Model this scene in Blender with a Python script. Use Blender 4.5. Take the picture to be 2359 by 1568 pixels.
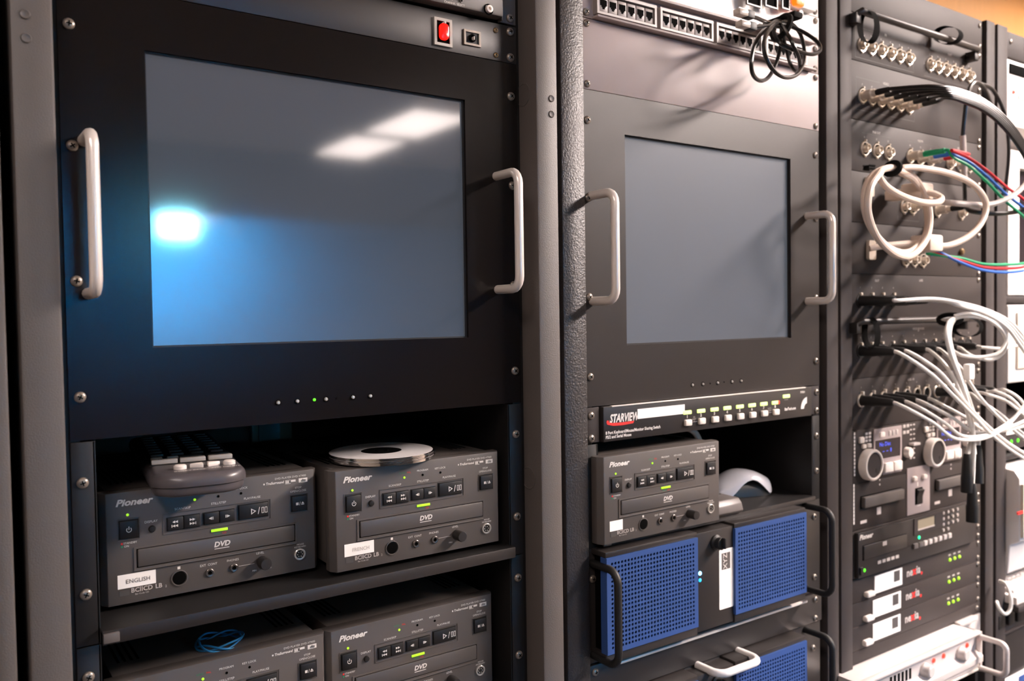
import bpy, bmesh, math, random
from mathutils import Vector, Matrix

for o in list(bpy.data.objects):
    bpy.data.objects.remove(o)
scene = bpy.context.scene
COL = scene.collection
random.seed(7)

# ------------------------------------------------------------------ camera
# World: X runs along the row of racks, Y into the racks (panel fronts at Y=0), Z up;
# Z=0 is the lower edge of the big monitor panel, the floor is at Z=-1.40.
FPX, YAW, PITCH, ROLL = 1942.08, .60569, -.03098, -.01456
CAM = Vector((-.34046, -.82278, .10527))
_f = Vector((math.sin(YAW)*math.cos(PITCH), math.cos(YAW)*math.cos(PITCH), math.sin(PITCH)))
_r = Vector((math.cos(YAW), -math.sin(YAW), 0)); _u = _r.cross(_f)
_r, _u = (_r*math.cos(ROLL)+_u*math.sin(ROLL)), (_u*math.cos(ROLL)-_r*math.sin(ROLL))
cd = bpy.data.cameras.new('camera'); cam = bpy.data.objects.new('camera', cd); COL.objects.link(cam)
cd.sensor_fit = 'HORIZONTAL'; cd.sensor_width = 23.7; cd.lens = 23.7*FPX/2359
cd.clip_start = .02; cd.clip_end = 60
cd.dof.use_dof = True; cd.dof.focus_distance = .93; cd.dof.aperture_fstop = 3.8
cam.matrix_world = Matrix(((_r.x, _u.x, -_f.x, CAM.x), (_r.y, _u.y, -_f.y, CAM.y), (_r.z, _u.z, -_f.z, CAM.z), (0, 0, 0, 1)))
scene.camera = cam

# ------------------------------------------------------------------ world, exposure
w = bpy.data.worlds.new('world'); scene.world = w; w.use_nodes = True
w.node_tree.nodes['Background'].inputs[0].default_value = (.9, .85, .8, 1)
w.node_tree.nodes['Background'].inputs[1].default_value = .03
vs = scene.view_settings
vs.view_transform = 'Standard'; vs.look = 'None'; vs.gamma = 1; vs.exposure = .2; vs.use_curve_mapping = False
LAMP_RIGHT, LAMP_LEFT, LAMP_FAR = 185.0, 15.0, 6.0     # diffuser strength of the ceiling fixtures
WALL_FILL = 210.0
LAMP_COLOR = (1, .85, .785)
STAGE_LAMP, HALL_FILL = 75.0, 1000.0

# ------------------------------------------------------------------ helpers
def at(px, py, Y=0.0):
    """point of the plane at depth Y that was measured at this place of the photograph"""
    d = _r*((px-1179.5)/FPX) - _u*((py-784)/FPX) + _f
    return CAM + d*((Y-CAM.y)/d.y)
def rc(x0, y0, x1, y1, Y=0.0):
    a, b = at(x0, y0, Y), at(x1, y1, Y)
    return a.x, b.x, b.z, a.z

def lin(c): c /= 255; return c/12.92 if c <= .04045 else ((c+.055)/1.055)**2.4
def rgb(r, g, b): return (lin(r), lin(g), lin(b), 1)

MATS = {}
def mat(name, col, rough=.5, metal=0.0, bump=0.0, scale=400, emit=None, es=0.0, spec=.5, coat=0.0, coat_rough=.1, mottle=0.0, mscale=30, stretch=None):
    m = bpy.data.materials.new(name); m.use_nodes = True; MATS[name] = m
    nt = m.node_tree; b = nt.nodes['Principled BSDF']
    b.inputs['Base Color'].default_value = col; b.inputs['Roughness'].default_value = rough
    b.inputs['Metallic'].default_value = metal; b.inputs['Specular IOR Level'].default_value = spec
    b.inputs['Coat Weight'].default_value = coat; b.inputs['Coat Roughness'].default_value = coat_rough
    if emit: b.inputs['Emission Color'].default_value = emit; b.inputs['Emission Strength'].default_value = es
    if bump or mottle:
        tc = nt.nodes.new('ShaderNodeTexCoord'); mp = nt.nodes.new('ShaderNodeMapping')
        nt.links.new(tc.outputs['Object'], mp.inputs['Vector'])
        if stretch: mp.inputs['Scale'].default_value = stretch
    if bump:
        n = nt.nodes.new('ShaderNodeTexNoise'); n.inputs['Scale'].default_value = scale; n.inputs['Detail'].default_value = 2
        bp = nt.nodes.new('ShaderNodeBump'); bp.inputs['Strength'].default_value = bump; bp.inputs['Distance'].default_value = .001
        nt.links.new(mp.outputs[0], n.inputs['Vector']); nt.links.new(n.outputs['Fac'], bp.inputs['Height']); nt.links.new(bp.outputs[0], b.inputs['Normal'])
    if mottle:
        n2 = nt.nodes.new('ShaderNodeTexNoise'); n2.inputs['Scale'].default_value = mscale; n2.inputs['Detail'].default_value = 3
        r = nt.nodes.new('ShaderNodeMapRange'); r.inputs['To Min'].default_value = 1-mottle; r.inputs['To Max'].default_value = 1+mottle
        mx = nt.nodes.new('ShaderNodeMix'); mx.data_type = 'RGBA'; mx.blend_type = 'MULTIPLY'; mx.inputs['Factor'].default_value = 1
        mx.inputs['A'].default_value = col
        nt.links.new(mp.outputs[0], n2.inputs['Vector']); nt.links.new(n2.outputs['Fac'], r.inputs['Value'])
        nt.links.new(r.outputs[0], mx.inputs['B']); nt.links.new(mx.outputs['Result'], b.inputs['Base Color'])
    return m

mat('rack_paint', rgb(90, 84, 81), .5, bump=.25, scale=700, mottle=.06)
mat('rack_textured', rgb(44, 41, 42), .40, bump=.7, scale=420)
mat('rack_dark', rgb(62, 57, 56), .62, spec=.14, bump=.1, scale=900)
mat('rail_black', rgb(24, 22, 22), .5, bump=.08, scale=900)
mat('panel_black', rgb(44, 40, 39), .4, bump=.05, scale=1400, mottle=.05, mscale=12)
mat('panel_grey', rgb(168, 154, 152), .52, bump=.08, scale=1300, mottle=.04, mscale=18)
mat('bezel_black', rgb(23, 19, 18), .17, spec=.22, bump=.03, scale=1500, mottle=.08, mscale=9)
mat('cabinet_black', rgb(26, 24, 24), .6)
mat('cabinet_beige', rgb(200, 184, 172), .5)
mat('dvd_grey', rgb(85, 79, 76), .45, bump=.05, scale=1500)
mat('dvd_tray', rgb(84, 79, 77), .4)
mat('button_black', rgb(22, 20, 20), .48)
mat('dark_metal', rgb(110, 104, 100), .3, .8)
mat('hole_black', rgb(6, 6, 6), .9, spec=.05)
mat('screw_steel', rgb(150, 140, 130), .34, .6)
mat('screw_brass', rgb(170, 145, 110), .3, .85)
mat('satin_metal', rgb(250, 240, 232), .30, .35)
mat('chrome', rgb(232, 228, 222), .2, .6)
mat('nickel', rgb(252, 240, 224), .25, .45)
mat('white_print', rgb(225, 220, 215), .6)
mat('grey_print', rgb(186, 178, 173), .6)
mat('port_grey', rgb(150, 141, 138), .42)
mat('dark_print', rgb(70, 66, 64), .6)
mat('red_print', rgb(225, 40, 35), .6)
mat('green_print', rgb(30, 130, 90), .6)
mat('label_paper', rgb(248, 244, 240), .6)
mat('white_plastic', rgb(238, 228, 220), .4)
mat('white_enamel', rgb(240, 234, 230), .3)
mat('cream_plastic', rgb(232, 220, 206), .45)
mat('panel_charcoal', rgb(57, 51, 49), .58, spec=.18, bump=.05, scale=1400, mottle=.05, mscale=12)
mat('grey_light', rgb(196, 188, 184), .42)
mat('amp_silver', rgb(222, 214, 210), .3, .3)
mat('blue_mesh', rgb(48, 78, 136), .42, bump=.04, scale=900)
mat('dull_brown', rgb(92, 62, 40), .6)
mat('remote_body', rgb(84, 79, 82), .3)
mat('remote_face', rgb(40, 37, 37), .5)
mat('remote_key', rgb(66, 61, 60), .5)
mat('key_white', rgb(215, 205, 195), .4)
mat('mouse_silver', rgb(205, 205, 212), .25, .15)
mat('mouse_dark', rgb(20, 20, 21), .4)
mat('grey_box', rgb(96, 90, 88), .4)
mat('disc_silver', rgb(225, 222, 222), .10, 1.0)
mat('disc_print', rgb(238, 234, 234), .3, .1)
mat('knob_grey', rgb(46, 43, 42), .35)
mat('stage_wash', (.2, .5, 1, 1), .5, emit=(.015, .42, 1, 1), es=HALL_FILL)
mat('bezel_satin', rgb(42, 37, 35), .42, spec=.36, bump=.04, scale=1500, mottle=.06, mscale=9)
mat('lcd_matte', rgb(70, 74, 82), .45, emit=(.058, .062, .070, 1), es=1.0, spec=.25)
mat('cable_black', rgb(26, 24, 24), .28)
mat('cable_white', rgb(244, 240, 234), .4)
mat('cable_beige', rgb(232, 212, 196), .4)
mat('cable_red', rgb(205, 30, 45), .35)
mat('cable_green', rgb(25, 160, 110), .35)
mat('cable_blue', rgb(50, 110, 205), .35)
mat('velcro_black', rgb(18, 17, 17), .9, spec=.2)
mat('rubber_black', rgb(24, 23, 23), .55)
mat('twine_blue', rgb(40, 140, 200), .5)
mat('clear_plug', rgb(200, 190, 180), .15, spec=.6)
mat('lcd', rgb(40, 46, 56), .32, emit=(.050, .055, .066, 1), es=1.0, spec=0.0, coat=1.0, coat_rough=.062)
MATS['lcd'].node_tree.nodes['Principled BSDF'].inputs['Coat IOR'].default_value = 2.4
mat('lcd_olive', rgb(150, 140, 120), .3)
mat('led_green', rgb(60, 200, 30), .4, emit=(.12, .9, .02, 1), es=1.2)
mat('led_lime', rgb(160, 220, 40), .4, emit=(.36, .80, .02, 1), es=.75)
mat('led_key', rgb(220, 240, 150), .4, emit=(.75, 1, .25, 1), es=1.2)
mat('led_teal', rgb(20, 200, 120), .4, emit=(.02, 1, .35, 1), es=2.0)
mat('led_red', rgb(220, 30, 20), .4, emit=(1, .06, .03, 1), es=1.5)
mat('led_orange', rgb(240, 90, 10), .3, emit=(1, .16, .005, 1), es=1.3)
mat('rocker_red', rgb(230, 20, 15), .2, emit=(1, .01, .005, 1), es=.9)
mat('led_blue', rgb(60, 140, 255), .4, emit=(.12, .5, 1, 1), es=9.0)
mat('led_cyan', rgb(40, 170, 255), .4, emit=(.02, .45, 1, 1), es=1.8)
mat('display_dark', rgb(34, 26, 34), .2)
mat('display_glyph', rgb(70, 90, 230), .4, emit=(.09, .13, .85, 1), es=.9)
mat('wall_tan', rgb(222, 170, 112), .6, mottle=.2, mscale=6, stretch=(40, 40, 1.5))
mat('wall_cream', rgb(205, 195, 182), .8)
mat('wall_dark', rgb(52, 50, 51), .8)
mat('ceiling_tile', rgb(220, 214, 206), .9)
mat('carpet', rgb(70, 66, 64), .95, bump=.6, scale=300)
mat('fixture_white', rgb(235, 235, 230), .5)
mat('diffuser_right', (.9, .9, .9, 1), .5, emit=(*LAMP_COLOR, 1), es=LAMP_RIGHT)
mat('diffuser_left', (.9, .9, .9, 1), .5, emit=(*LAMP_COLOR, 1), es=LAMP_LEFT)
mat('diffuser_far', (.9, .9, .9, 1), .5, emit=(*LAMP_COLOR, 1), es=LAMP_FAR)
mat('downlight_lens', (.9, .9, .9, 1), .5, emit=(1, .78, .60, 1), es=WALL_FILL)
mat('stage_lens', (.5, .8, 1, 1), .3, emit=(.25, .8, 1, 1), es=STAGE_LAMP)
mat('hall_wall', rgb(50, 52, 56), .8)
mat('backdrop', rgb(230, 230, 235), .9)
g = bpy.data.materials.new('window_glass'); g.use_nodes = True; MATS['window_glass'] = g
nt = g.node_tree; nt.nodes.clear()
go = nt.nodes.new('ShaderNodeOutputMaterial'); gm = nt.nodes.new('ShaderNodeMixShader'); gt = nt.nodes.new('ShaderNodeBsdfTransparent')
gg = nt.nodes.new('ShaderNodeBsdfGlossy'); gg.inputs['Roughness'].default_value = .02; gf = nt.nodes.new('ShaderNodeFresnel')
nt.links.new(gf.outputs[0], gm.inputs[0]); nt.links.new(gt.outputs[0], gm.inputs[1]); nt.links.new(gg.outputs[0], gm.inputs[2]); nt.links.new(gm.outputs[0], go.inputs[0])
AX = {'X': Matrix.Rotation(math.pi/2, 3, 'Y'), 'Y': Matrix.Rotation(math.pi/2, 3, 'X'), 'Z': Matrix.Identity(3)}

class MB:
    """collects shapes; build() links them as ONE mesh object"""
    def __init__(s): s.bm = bmesh.new()
    def _mi(s, fs, mi):
        if mi:
            for f in fs: f.material_index = mi
    def box(s, x0, x1, y0, y1, z0, z1, b=0.0, seg=2, mi=0):
        t = bmesh.new(); bmesh.ops.create_cube(t, size=1)
        for v in t.verts: v.co = Vector(((x0+x1)/2+v.co.x*(x1-x0), (y0+y1)/2+v.co.y*(y1-y0), (z0+z1)/2+v.co.z*(z1-z0)))
        if b: bmesh.ops.bevel(t, geom=t.edges[:], offset=min(b, .49*min(abs(x1-x0), abs(y1-y0), abs(z1-z0))), segments=seg, profile=.5, affect='EDGES')
        return s.add(t, mi)
    def add(s, t, mi=0):
        for f in t.faces: f.material_index = mi
        me = bpy.data.meshes.new('tmp'); t.to_mesh(me); t.free(); s.bm.from_mesh(me); bpy.data.meshes.remove(me); return s
    def lathe(s, c, prof, axis='Y', seg=16, mi=0, sx=1.0):
        """prof: list of (radius, offset along axis); for Y the offset grows towards -Y (out of the panel)"""
        t = bmesh.new(); M = AX[axis]; c = Vector(c); rings = []
        for r, d in prof:
            if r < 1e-7: rings.append([t.verts.new(c+M@Vector((0, 0, d)))])
            else: rings.append([t.verts.new(c+M@Vector((r*sx*math.cos(2*math.pi*k/seg), r*math.sin(2*math.pi*k/seg), d))) for k in range(seg)])
        for a, b in zip(rings, rings[1:]):
            for k in range(seg):
                k2 = (k+1) % seg
                if len(a) == 1 and len(b) == 1: continue
                if len(a) == 1: t.faces.new((a[0], b[k2], b[k])) if False else t.faces.new((a[0], b[k], b[k2]))
                elif len(b) == 1: t.faces.new((a[k], a[k2], b[0]))
                else: t.faces.new((a[k], a[k2], b[k2], b[k]))
        bmesh.ops.recalc_face_normals(t, faces=t.faces[:])
        return s.add(t, mi)
    def tube(s, pts, r, seg=8, closed=False, mi=0, rs=None):
        pts = [Vector(p) for p in pts]; n = len(pts); t = bmesh.new(); rings = []; up = None
        for i, p in enumerate(pts):
            a = pts[(i-1) % n] if (closed or i > 0) else p; b = pts[(i+1) % n] if (closed or i < n-1) else p
            d = (b-a).normalized()
            if up is None: up = Vector((0, 0, 1)) if abs(d.z) < .9 else Vector((1, 0, 0))
            e = d.cross(up)
            if e.length < 1e-6: e = d.cross(Vector((1, .3, 0)))
            e.normalize(); up = e.cross(d).normalized(); rr = rs[i] if rs else r
            rings.append([t.verts.new(p+e*(rr*math.cos(2*math.pi*k/seg))+up*(rr*math.sin(2*math.pi*k/seg))) for k in range(seg)])
        pr = list(zip(rings, rings[1:]))
        if closed:
            # align seam
            a, b = rings[-1], rings[0]; k0 = min(range(seg), key=lambda k: (a[0].co-b[k].co).length); pr.append((a, b[k0:]+b[:k0]))
        for a, b in pr:
            for k in range(seg): t.faces.new((a[k], a[(k+1) % seg], b[(k+1) % seg], b[k]))
        if not closed: t.faces.new(rings[0][::-1]); t.faces.new(rings[-1])
        bmesh.ops.recalc_face_normals(t, faces=t.faces[:])
        return s.add(t, mi)
    def prism(s, poly, y0, y1, mi=0, plane='XZ', b=0.0):
        t = bmesh.new()
        P = {'XZ': lambda u, v, w_: (u, w_, v), 'XY': lambda u, v, w_: (u, v, w_), 'YZ': lambda u, v, w_: (w_, u, v)}[plane]
        a = [t.verts.new(P(u, v, y0)) for u, v in poly]; c = [t.verts.new(P(u, v, y1)) for u, v in poly]; n = len(poly)
        t.faces.new(a); t.faces.new(c[::-1])
        for k in range(n): t.faces.new((a[k], c[k], c[(k+1) % n], a[(k+1) % n]))
        bmesh.ops.recalc_face_normals(t, faces=t.faces[:])
        if b: bmesh.ops.bevel(t, geom=t.edges[:], offset=b, segments=2, profile=.5, affect='EDGES')
        return s.add(t, mi)
    def loft(s, rings, mi=0):
        t = bmesh.new(); V = [[t.verts.new(p) for p in r] for r in rings]; n = len(V[0])
        for a, b in zip(V, V[1:]):
            for k in range(n): t.faces.new((a[k], a[(k+1) % n], b[(k+1) % n], b[k]))
        t.faces.new(V[0][::-1]); t.faces.new(V[-1]); bmesh.ops.recalc_face_normals(t, faces=t.faces[:])
        return s.add(t, mi)
    def frame(s, x0, x1, z0, z1, i0, i1, j0, j1, y0, y1, mi=0):
        """plate y0..y1 (x0..x1, z0..z1) with a rectangular opening i0..i1, j0..j1"""
        t = bmesh.new(); O = [(x0, z0), (x1, z0), (x1, z1), (x0, z1)]; I = [(i0, j0), (i1, j0), (i1, j1), (i0, j1)]
        V = {}
        for n, L in (('o', O), ('i', I)):
            for y in (y0, y1): V[n, y] = [t.verts.new((a, y, b)) for a, b in L]
        for k in range(4):
            k2 = (k+1) % 4
            t.faces.new((V['o', y0][k], V['o', y0][k2], V['i', y0][k2], V['i', y0][k])); t.faces.new((V['o', y1][k], V['i', y1][k], V['i', y1][k2], V['o', y1][k2]))
            t.faces.new((V['o', y0][k], V['o', y1][k], V['o', y1][k2], V['o', y0][k2])); t.faces.new((V['i', y0][k], V['i', y0][k2], V['i', y1][k2], V['i', y1][k]))
        bmesh.ops.recalc_face_normals(t, faces=t.faces[:])
        return s.add(t, mi)
    def mesh(s, name, mats, angle=35):
        me = bpy.data.meshes.new(name); s.bm.to_mesh(me); s.bm.free()
        me.polygons.foreach_set('use_smooth', [True]*len(me.polygons)); me.set_sharp_from_angle(angle=math.radians(angle))
        for m in ([mats] if isinstance(mats, str) else mats): me.materials.append(MATS[m])
        return me
    def build(s, name, mats, parent=None, angle=35):
        me = s.mesh(name, mats, angle); o = bpy.data.objects.new(name, me); COL.objects.link(o)
        if parent is not None: attach(o, parent)
        else:
            xs = [v.co for v in me.vertices]; lo = [min(v[i] for v in xs) for i in range(3)]; hi = [max(v[i] for v in xs) for i in range(3)]
            c = Vector(((lo[0]+hi[0])/2, (lo[1]+hi[1])/2, lo[2])); me.transform(Matrix.Translation(-c)); o.location = c
        return o
WORLD = {}
def wpos(o):
    p = Vector((0, 0, 0))
    while o is not None: p = p + WORLD.get(o.name, Vector((0, 0, 0))); o = None
    return p
def attach(o, parent):
    """parts are modelled in world coordinates; the thing's Empty stands at its own base"""
    o.parent = parent; o.matrix_parent_inverse = Matrix.Translation(-WORLD.get(parent.name, Vector((0, 0, 0))))
def thing(name, label, cat, loc=(0, 0, 0), group=None):
    o = bpy.data.objects.new(name, None); COL.objects.link(o); o.location = loc; o.empty_display_size = .02
    WORLD[o.name] = Vector(loc); return tag(o, label, cat, group)
def tag(o, label, cat, group=None):
    o['label'] = label; o['category'] = cat
    if group: o['group'] = group
    return o
def struct(o, label=None, cat=None):
    o['kind'] = 'structure'
    if label: o['label'] = label
    if cat: o['category'] = cat
    return o
def link_copy(src_mesh, name, parent, loc, scale=1.0, rot=(0, 0, 0)):
    o = bpy.data.objects.new(name, src_mesh); COL.objects.link(o); o.location = loc; o.rotation_euler = rot
    o.scale = (scale,)*3 if not isinstance(scale, tuple) else scale
    if parent is not None: attach(o, parent)
    return o
def copy_tree(o, parent=None):
    c = o.copy(); COL.objects.link(c); c.parent = parent
    if parent is not None: c.matrix_parent_inverse = o.matrix_parent_inverse.copy()
    for ch in list(o.children): copy_tree(ch, c)
    return c
def smooth_path(pts, n=6, closed=False):
    pts = [Vector(p) for p in pts]; N = len(pts); out = []
    for i in range(N if closed else N-1):
        p = [pts[(i+k) % N] if closed else pts[max(0, min(N-1, i+k))] for k in (-1, 0, 1, 2)]
        for q in range(n):
            t = q/n
            out.append(.5*((2*p[1])+(p[2]-p[0])*t+(2*p[0]-5*p[1]+4*p[2]-p[3])*t*t+(3*p[1]-p[0]-3*p[2]+p[3])*t*t*t))
    if not closed: out.append(pts[-1])
    return out
def ell(cx, cz, rx, rz, n=20): return [(cx+rx*math.cos(2*math.pi*k/n), cz+rz*math.sin(2*math.pi*k/n)) for k in range(n)]
def rrect(x0, x1, z0, z1, r, n=4):
    P = []
    for cx, cz, a in ((x1-r, z1-r, 0), (x0+r, z1-r, 90), (x0+r, z0+r, 180), (x1-r, z0+r, 270)):
        for k in range(n+1):
            t = math.radians(a+90*k/n); P.append((cx+r*math.cos(t), cz+r*math.sin(t)))
    return P

# lettering: collected per thing and colour, then turned into one flat mesh part
TEXTS = {}
def T(parent, s, x, z, size, y=0.0, m='white_print', align='CENTER', shear=0.0, bold=0.0, rot=0.0, xs=1.0, name='lettering'):
    TEXTS.setdefault((parent.name, m, name), []).append((parent, s, x, y-.0002, z, size, align, shear, bold, rot, xs))
def flush_text():
    objs = []
    for key, L in TEXTS.items():
        for (parent, s, x, y, z, size, align, shear, bold, rot, xs) in L:
            c = bpy.data.curves.new('t', 'FONT'); c.body = s; c.size = size; c.align_x = align; c.align_y = 'CENTER'; c.shear = shear; c.offset = bold; c.resolution_u = 2
            o = bpy.data.objects.new('t', c); COL.objects.link(o)
            objs.append((key, o, parent, Matrix.Translation((x, y, z)) @ Matrix.Rotation(math.pi/2, 4, 'X') @ Matrix.Rotation(rot, 4, 'Z') @ Matrix.Diagonal((xs, 1, 1, 1))))
    dg = bpy.context.evaluated_depsgraph_get(); acc = {}
    for key, o, parent, M in objs:
        me = bpy.data.meshes.new_from_object(o.evaluated_get(dg)); me.transform(M)
        if key not in acc: acc[key] = (bmesh.new(), parent)
        acc[key][0].from_mesh(me); bpy.data.meshes.remove(me)
    for key, o, parent, M in objs:
        c = o.data; bpy.data.objects.remove(o); bpy.data.curves.remove(c)
    for (pn, m, name), (bm, parent) in acc.items():
        me = bpy.data.meshes.new(name); bm.to_mesh(me); bm.free()
        for p in me.polygons: p.material_index = 0
        me.materials.clear(); me.materials.append(MATS[m])
        o = bpy.data.objects.new(name, me); COL.objects.link(o); attach(o, parent)
    TEXTS.clear()

# shared small pieces -------------------------------------------------
def dome(r, h, n=5): return [(r*math.cos(math.pi/2*k/n) if k < n else 0, h*(.25+.75*math.sin(math.pi/2*k/n))) for k in range(n+1)]
def screw_mesh(m):
    b = MB(); R = .0050
    b.lathe((0, 0, 0), [(R, 0)]+dome(R, .0032), 'Y', 16)
    for a in (0, 1):
        w1, w2 = (.0023, .0005) if a else (.0005, .0023)
        b.box(-w1, w1, -.0034, -.0022, -w2, w2, mi=1)
    return b.mesh('screw', [m, 'hole_black'])
SCREW = screw_mesh('screw_steel'); SCREW_BRASS = screw_mesh('screw_brass')
def screw(parent, x, z, y=0.0, s=1.0, me=None):
    return link_copy(me or SCREW, 'screw', parent, (x, y, z), s, (0, random.uniform(0, 1.5), 0))

# ================================================================== the room
XL, XR, YF, YB, ZF, ZC = -3.2, 5.2, -5.5, .78, -1.40, 1.36
def slab(name, m, x0, x1, y0, y1, z0, z1, label, cat):
    b = MB(); b.box(x0, x1, y0, y1, z0, z1); return struct(b.build(name, m), label, cat)
slab('floor', 'carpet', XL, XR, YF, YB, ZF-.05, ZF, 'dark grey carpeted floor under the racks', 'floor')
slab('ceiling', 'ceiling_tile', XL, XR, YF, YB, ZC, ZC+.05, 'pale ceiling above the row of racks', 'ceiling')
slab('wall_back', 'wall_tan', XL, XR, YB, YB+.05, ZF, ZC, 'orange tan wall behind the tops of the racks', 'wall')
slab('wall_left', 'wall_cream', XL-.05, XL, YF, YB, ZF, ZC, 'cream wall at the left end of the room', 'wall')
slab('wall_right', 'wall_cream', XR, XR+.05, YF, YB, ZF, ZC, 'cream wall at the right end of the room', 'wall')
WX0, WX1, WZ0, WZ1 = -.6, 3.75, -.36, .89
b = MB(); b.frame(XL, XR, ZF, ZC, WX0, WX1, WZ0, WZ1, YF-.06, YF); struct(b.build('wall_front', 'wall_dark'), 'grey wall facing the racks with the booth window', 'wall')
b = MB(); b.frame(WX0, WX1, WZ0, WZ1, WX0+.03, WX1-.03, WZ0+.03, WZ1-.03, YF-.045, YF+.01); win = struct(b.build('window_1', 'rail_black'), 'wide booth window onto a blue lit hall', 'window')
WORLD[win.name] = win.location.copy()
b = MB(); b.box(WX0+.03, WX1-.03, YF-.03, YF-.026, WZ0+.03, WZ1-.03); b.build('pane', 'window_glass', win)
# the hall beyond the booth window
HY = -11.5
b = MB(); b.box(-2.5, 7.5, HY-.05, HY, -3.2, 2.8); struct(b.build('wall_hall', 'backdrop'), 'pale far wall of the hall beyond the window', 'wall')
b = MB(); b.box(-2.5, 7.5, HY, YF-.07, -3.25, -3.2); struct(b.build('floor_hall', 'hall_wall'), 'pale floor of the hall beyond the window', 'floor')
b = MB(); b.box(-2.5, 7.5, HY, YF-.07, 2.8, 2.85); struct(b.build('ceiling_hall', 'wall_dark'), 'dark ceiling of the hall beyond the window', 'ceiling')
for n, x in (('left', -2.55), ('right', 7.5)):
    b = MB(); b.box(x, x+.05, HY, YF-.07, -3.2, 2.8); struct(b.build('wall_hall_'+n, 'hall_wall'), n+' side wall of the hall beyond the window', 'wall')
st = thing('stage_light', 'cyan stage floodlight hanging in the hall beyond the window', 'lamp', (1.98, -9.2, .9))
b = MB(); b.frame(1.74, 2.22, .98, 1.30, 1.78, 2.18, 1.02, 1.26, -9.2, -9.0); b.box(1.75, 2.21, -9.25, -9.19, .99, 1.29); b.build('housing', 'rail_black', st)
b = MB(); b.box(1.78, 2.18, -9.19, -9.06, 1.02, 1.26, .01); b.build('lens', 'stage_lens', st)
b = MB(); b.tube([(1.72, -9.1, 1.14), (1.72, -9.1, 1.48), (2.24, -9.1, 1.48), (2.24, -9.1, 1.14)], .012); b.tube([(1.98, -9.1, 1.48), (1.98, -9.1, 2.8)], .015); b.build('yoke', 'rail_black', st)
# unseen blue light added to brighten the far hall wall, above the window view
t = thing('wash_batten', 'unseen blue batten added to light the far wall of the hall', 'lamp', (2.0, -10.4, 1.9))
b = MB(); b.box(1.2, 2.8, -10.46, -10.32, 1.90, 2.02, .01); b.tube([(1.5, -10.39, 2.02), (1.5, -10.39, 2.8)], .012); b.tube([(2.5, -10.39, 2.02), (2.5, -10.39, 2.8)], .012); b.build('housing', 'rail_black', t)
b = MB(); b.box(1.24, 2.76, -10.44, -10.34, 1.885, 1.901); b.build('lens', 'stage_wash', t)

def fixture(x, y, m, label):
    t = thing('ceiling_light', label, 'ceiling light', (x, y, ZC), 'fluorescent ceiling fixtures')
    h = MB(); h.frame(x-.23, x+.23, -.84, .84, x-.20, x+.20, -.79, .79, 0, .05)
    h.bm.transform(Matrix(((1, 0, 0, 0), (0, 0, 1, y), (0, -1, 0, ZC), (0, 0, 0, 1))))
    h.box(x-.20, x+.20, y-.075, y+.075, ZC-.05, ZC); h.box(x-.20, x+.20, y-.79, y+.79, ZC-.012, ZC); h.build('housing', 'fixture_white', t)
    for s in (-1, 1):
        d = MB(); d.box(x-.195, x+.195, y+s*.435-.35, y+s*.435+.35, ZC-.045, ZC-.02, .004); d.build('diffuser', m, t)
fixture(2.42, -1.42, 'diffuser_right', 'twin fluorescent ceiling fixture nearest the white amplifier rack')
fixture(2.24, -4.35, 'diffuser_far', 'twin fluorescent ceiling fixture by the booth window, mirrored in the big screen')
fixture(-1.05, -1.55, 'diffuser_left', 'twin fluorescent ceiling fixture above the left end of the racks')

t = thing('downlight', 'unseen warm ceiling lamp added to brighten the tan wall behind the racks', 'ceiling light', (3.3, .30, ZC))  # unseen lamp, added so the tan wall comes out bright
b = MB(); b.lathe((3.3, .30, ZC-.012), [(.075, 0), (.085, 0), (.09, .006), (.09, .012), (.075, .012), (.075, 0)], 'Z', 32); b.build('trim_ring', 'fixture_white', t)
b = MB(); b.lathe((3.3, .30, ZC-.010), [(0, 0), (.074, 0), (.074, .008), (0, .008)], 'Z', 32); b.build('lens', 'downlight_lens', t)

# ================================================================== racks
ZT = .655
H = .23255
def post(parent, x0, x1, y0, y1, m, z1=ZT, name='post'):
    b = MB(); b.box(x0, x1, y0, y1, ZF+.08, z1, .0025); return b.build(name, m, parent)
def rack(label, x0, x1, pf, pw, m, inner, zt=ZT, depth=.62):
    """x0..x1 outer width, post fronts at Y=pf, post width pw, mounting rails with faces at Y=.004"""
    t = thing('equipment_rack', label, 'rack', ((x0+x1)/2, .3, ZF))
    for a in ((x0, x0+pw), (x1-pw, x1)):
        post(t, a[0], a[1], pf, .045, m, zt)
    for s, a in ((0, x0+pw-.002), (1, x1-pw-.018+.002)):
        post(t, a, a+.018, .0045, .045, 'rail_black', zt, 'mounting_rail')
    for a in (x0+.003, x1-.007):
        b = MB(); b.box(a, a+.004, .045, depth, ZF+.08, zt-.004); b.build('side_panel', 'cabinet_black', t)
    b = MB(); b.box(x0+.002, x1-.002, .004, depth, zt-.03, zt-.001, .002); b.build('top_cover', m, t)
    b = MB(); b.box(x0+.002, x1-.002, depth-.004, depth, ZF+.1, zt-.03); b.build('back_panel', 'cabinet_black', t)  # closed back, added to keep the rack interior dark
    b = MB(); b.box(x0, x1, pf, depth, ZF, ZF+.09, .004); b.build('plinth', m, t)
    return t
PF2 = -.006
X2L0, X2L1, X2R0, X2R1 = at(1298, 700, PF2).x, at(1352, 700, PF2).x, at(1905, 700, PF2).x, at(1932, 700, PF2).x
X3L0, X3L1, X3R0, X3R1 = at(1937, 700, PF2).x, at(1964, 700, PF2).x, at(2268, 700, PF2).x, at(2291, 700, PF2).x
X4L0, X4L1 = at(2297, 700, PF2).x, at(2320, 700, PF2).x
r1 = rack('smooth grey rack holding the big monitor and four players', -.279, .279, -.030, .031, 'rack_paint', 0)
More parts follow.
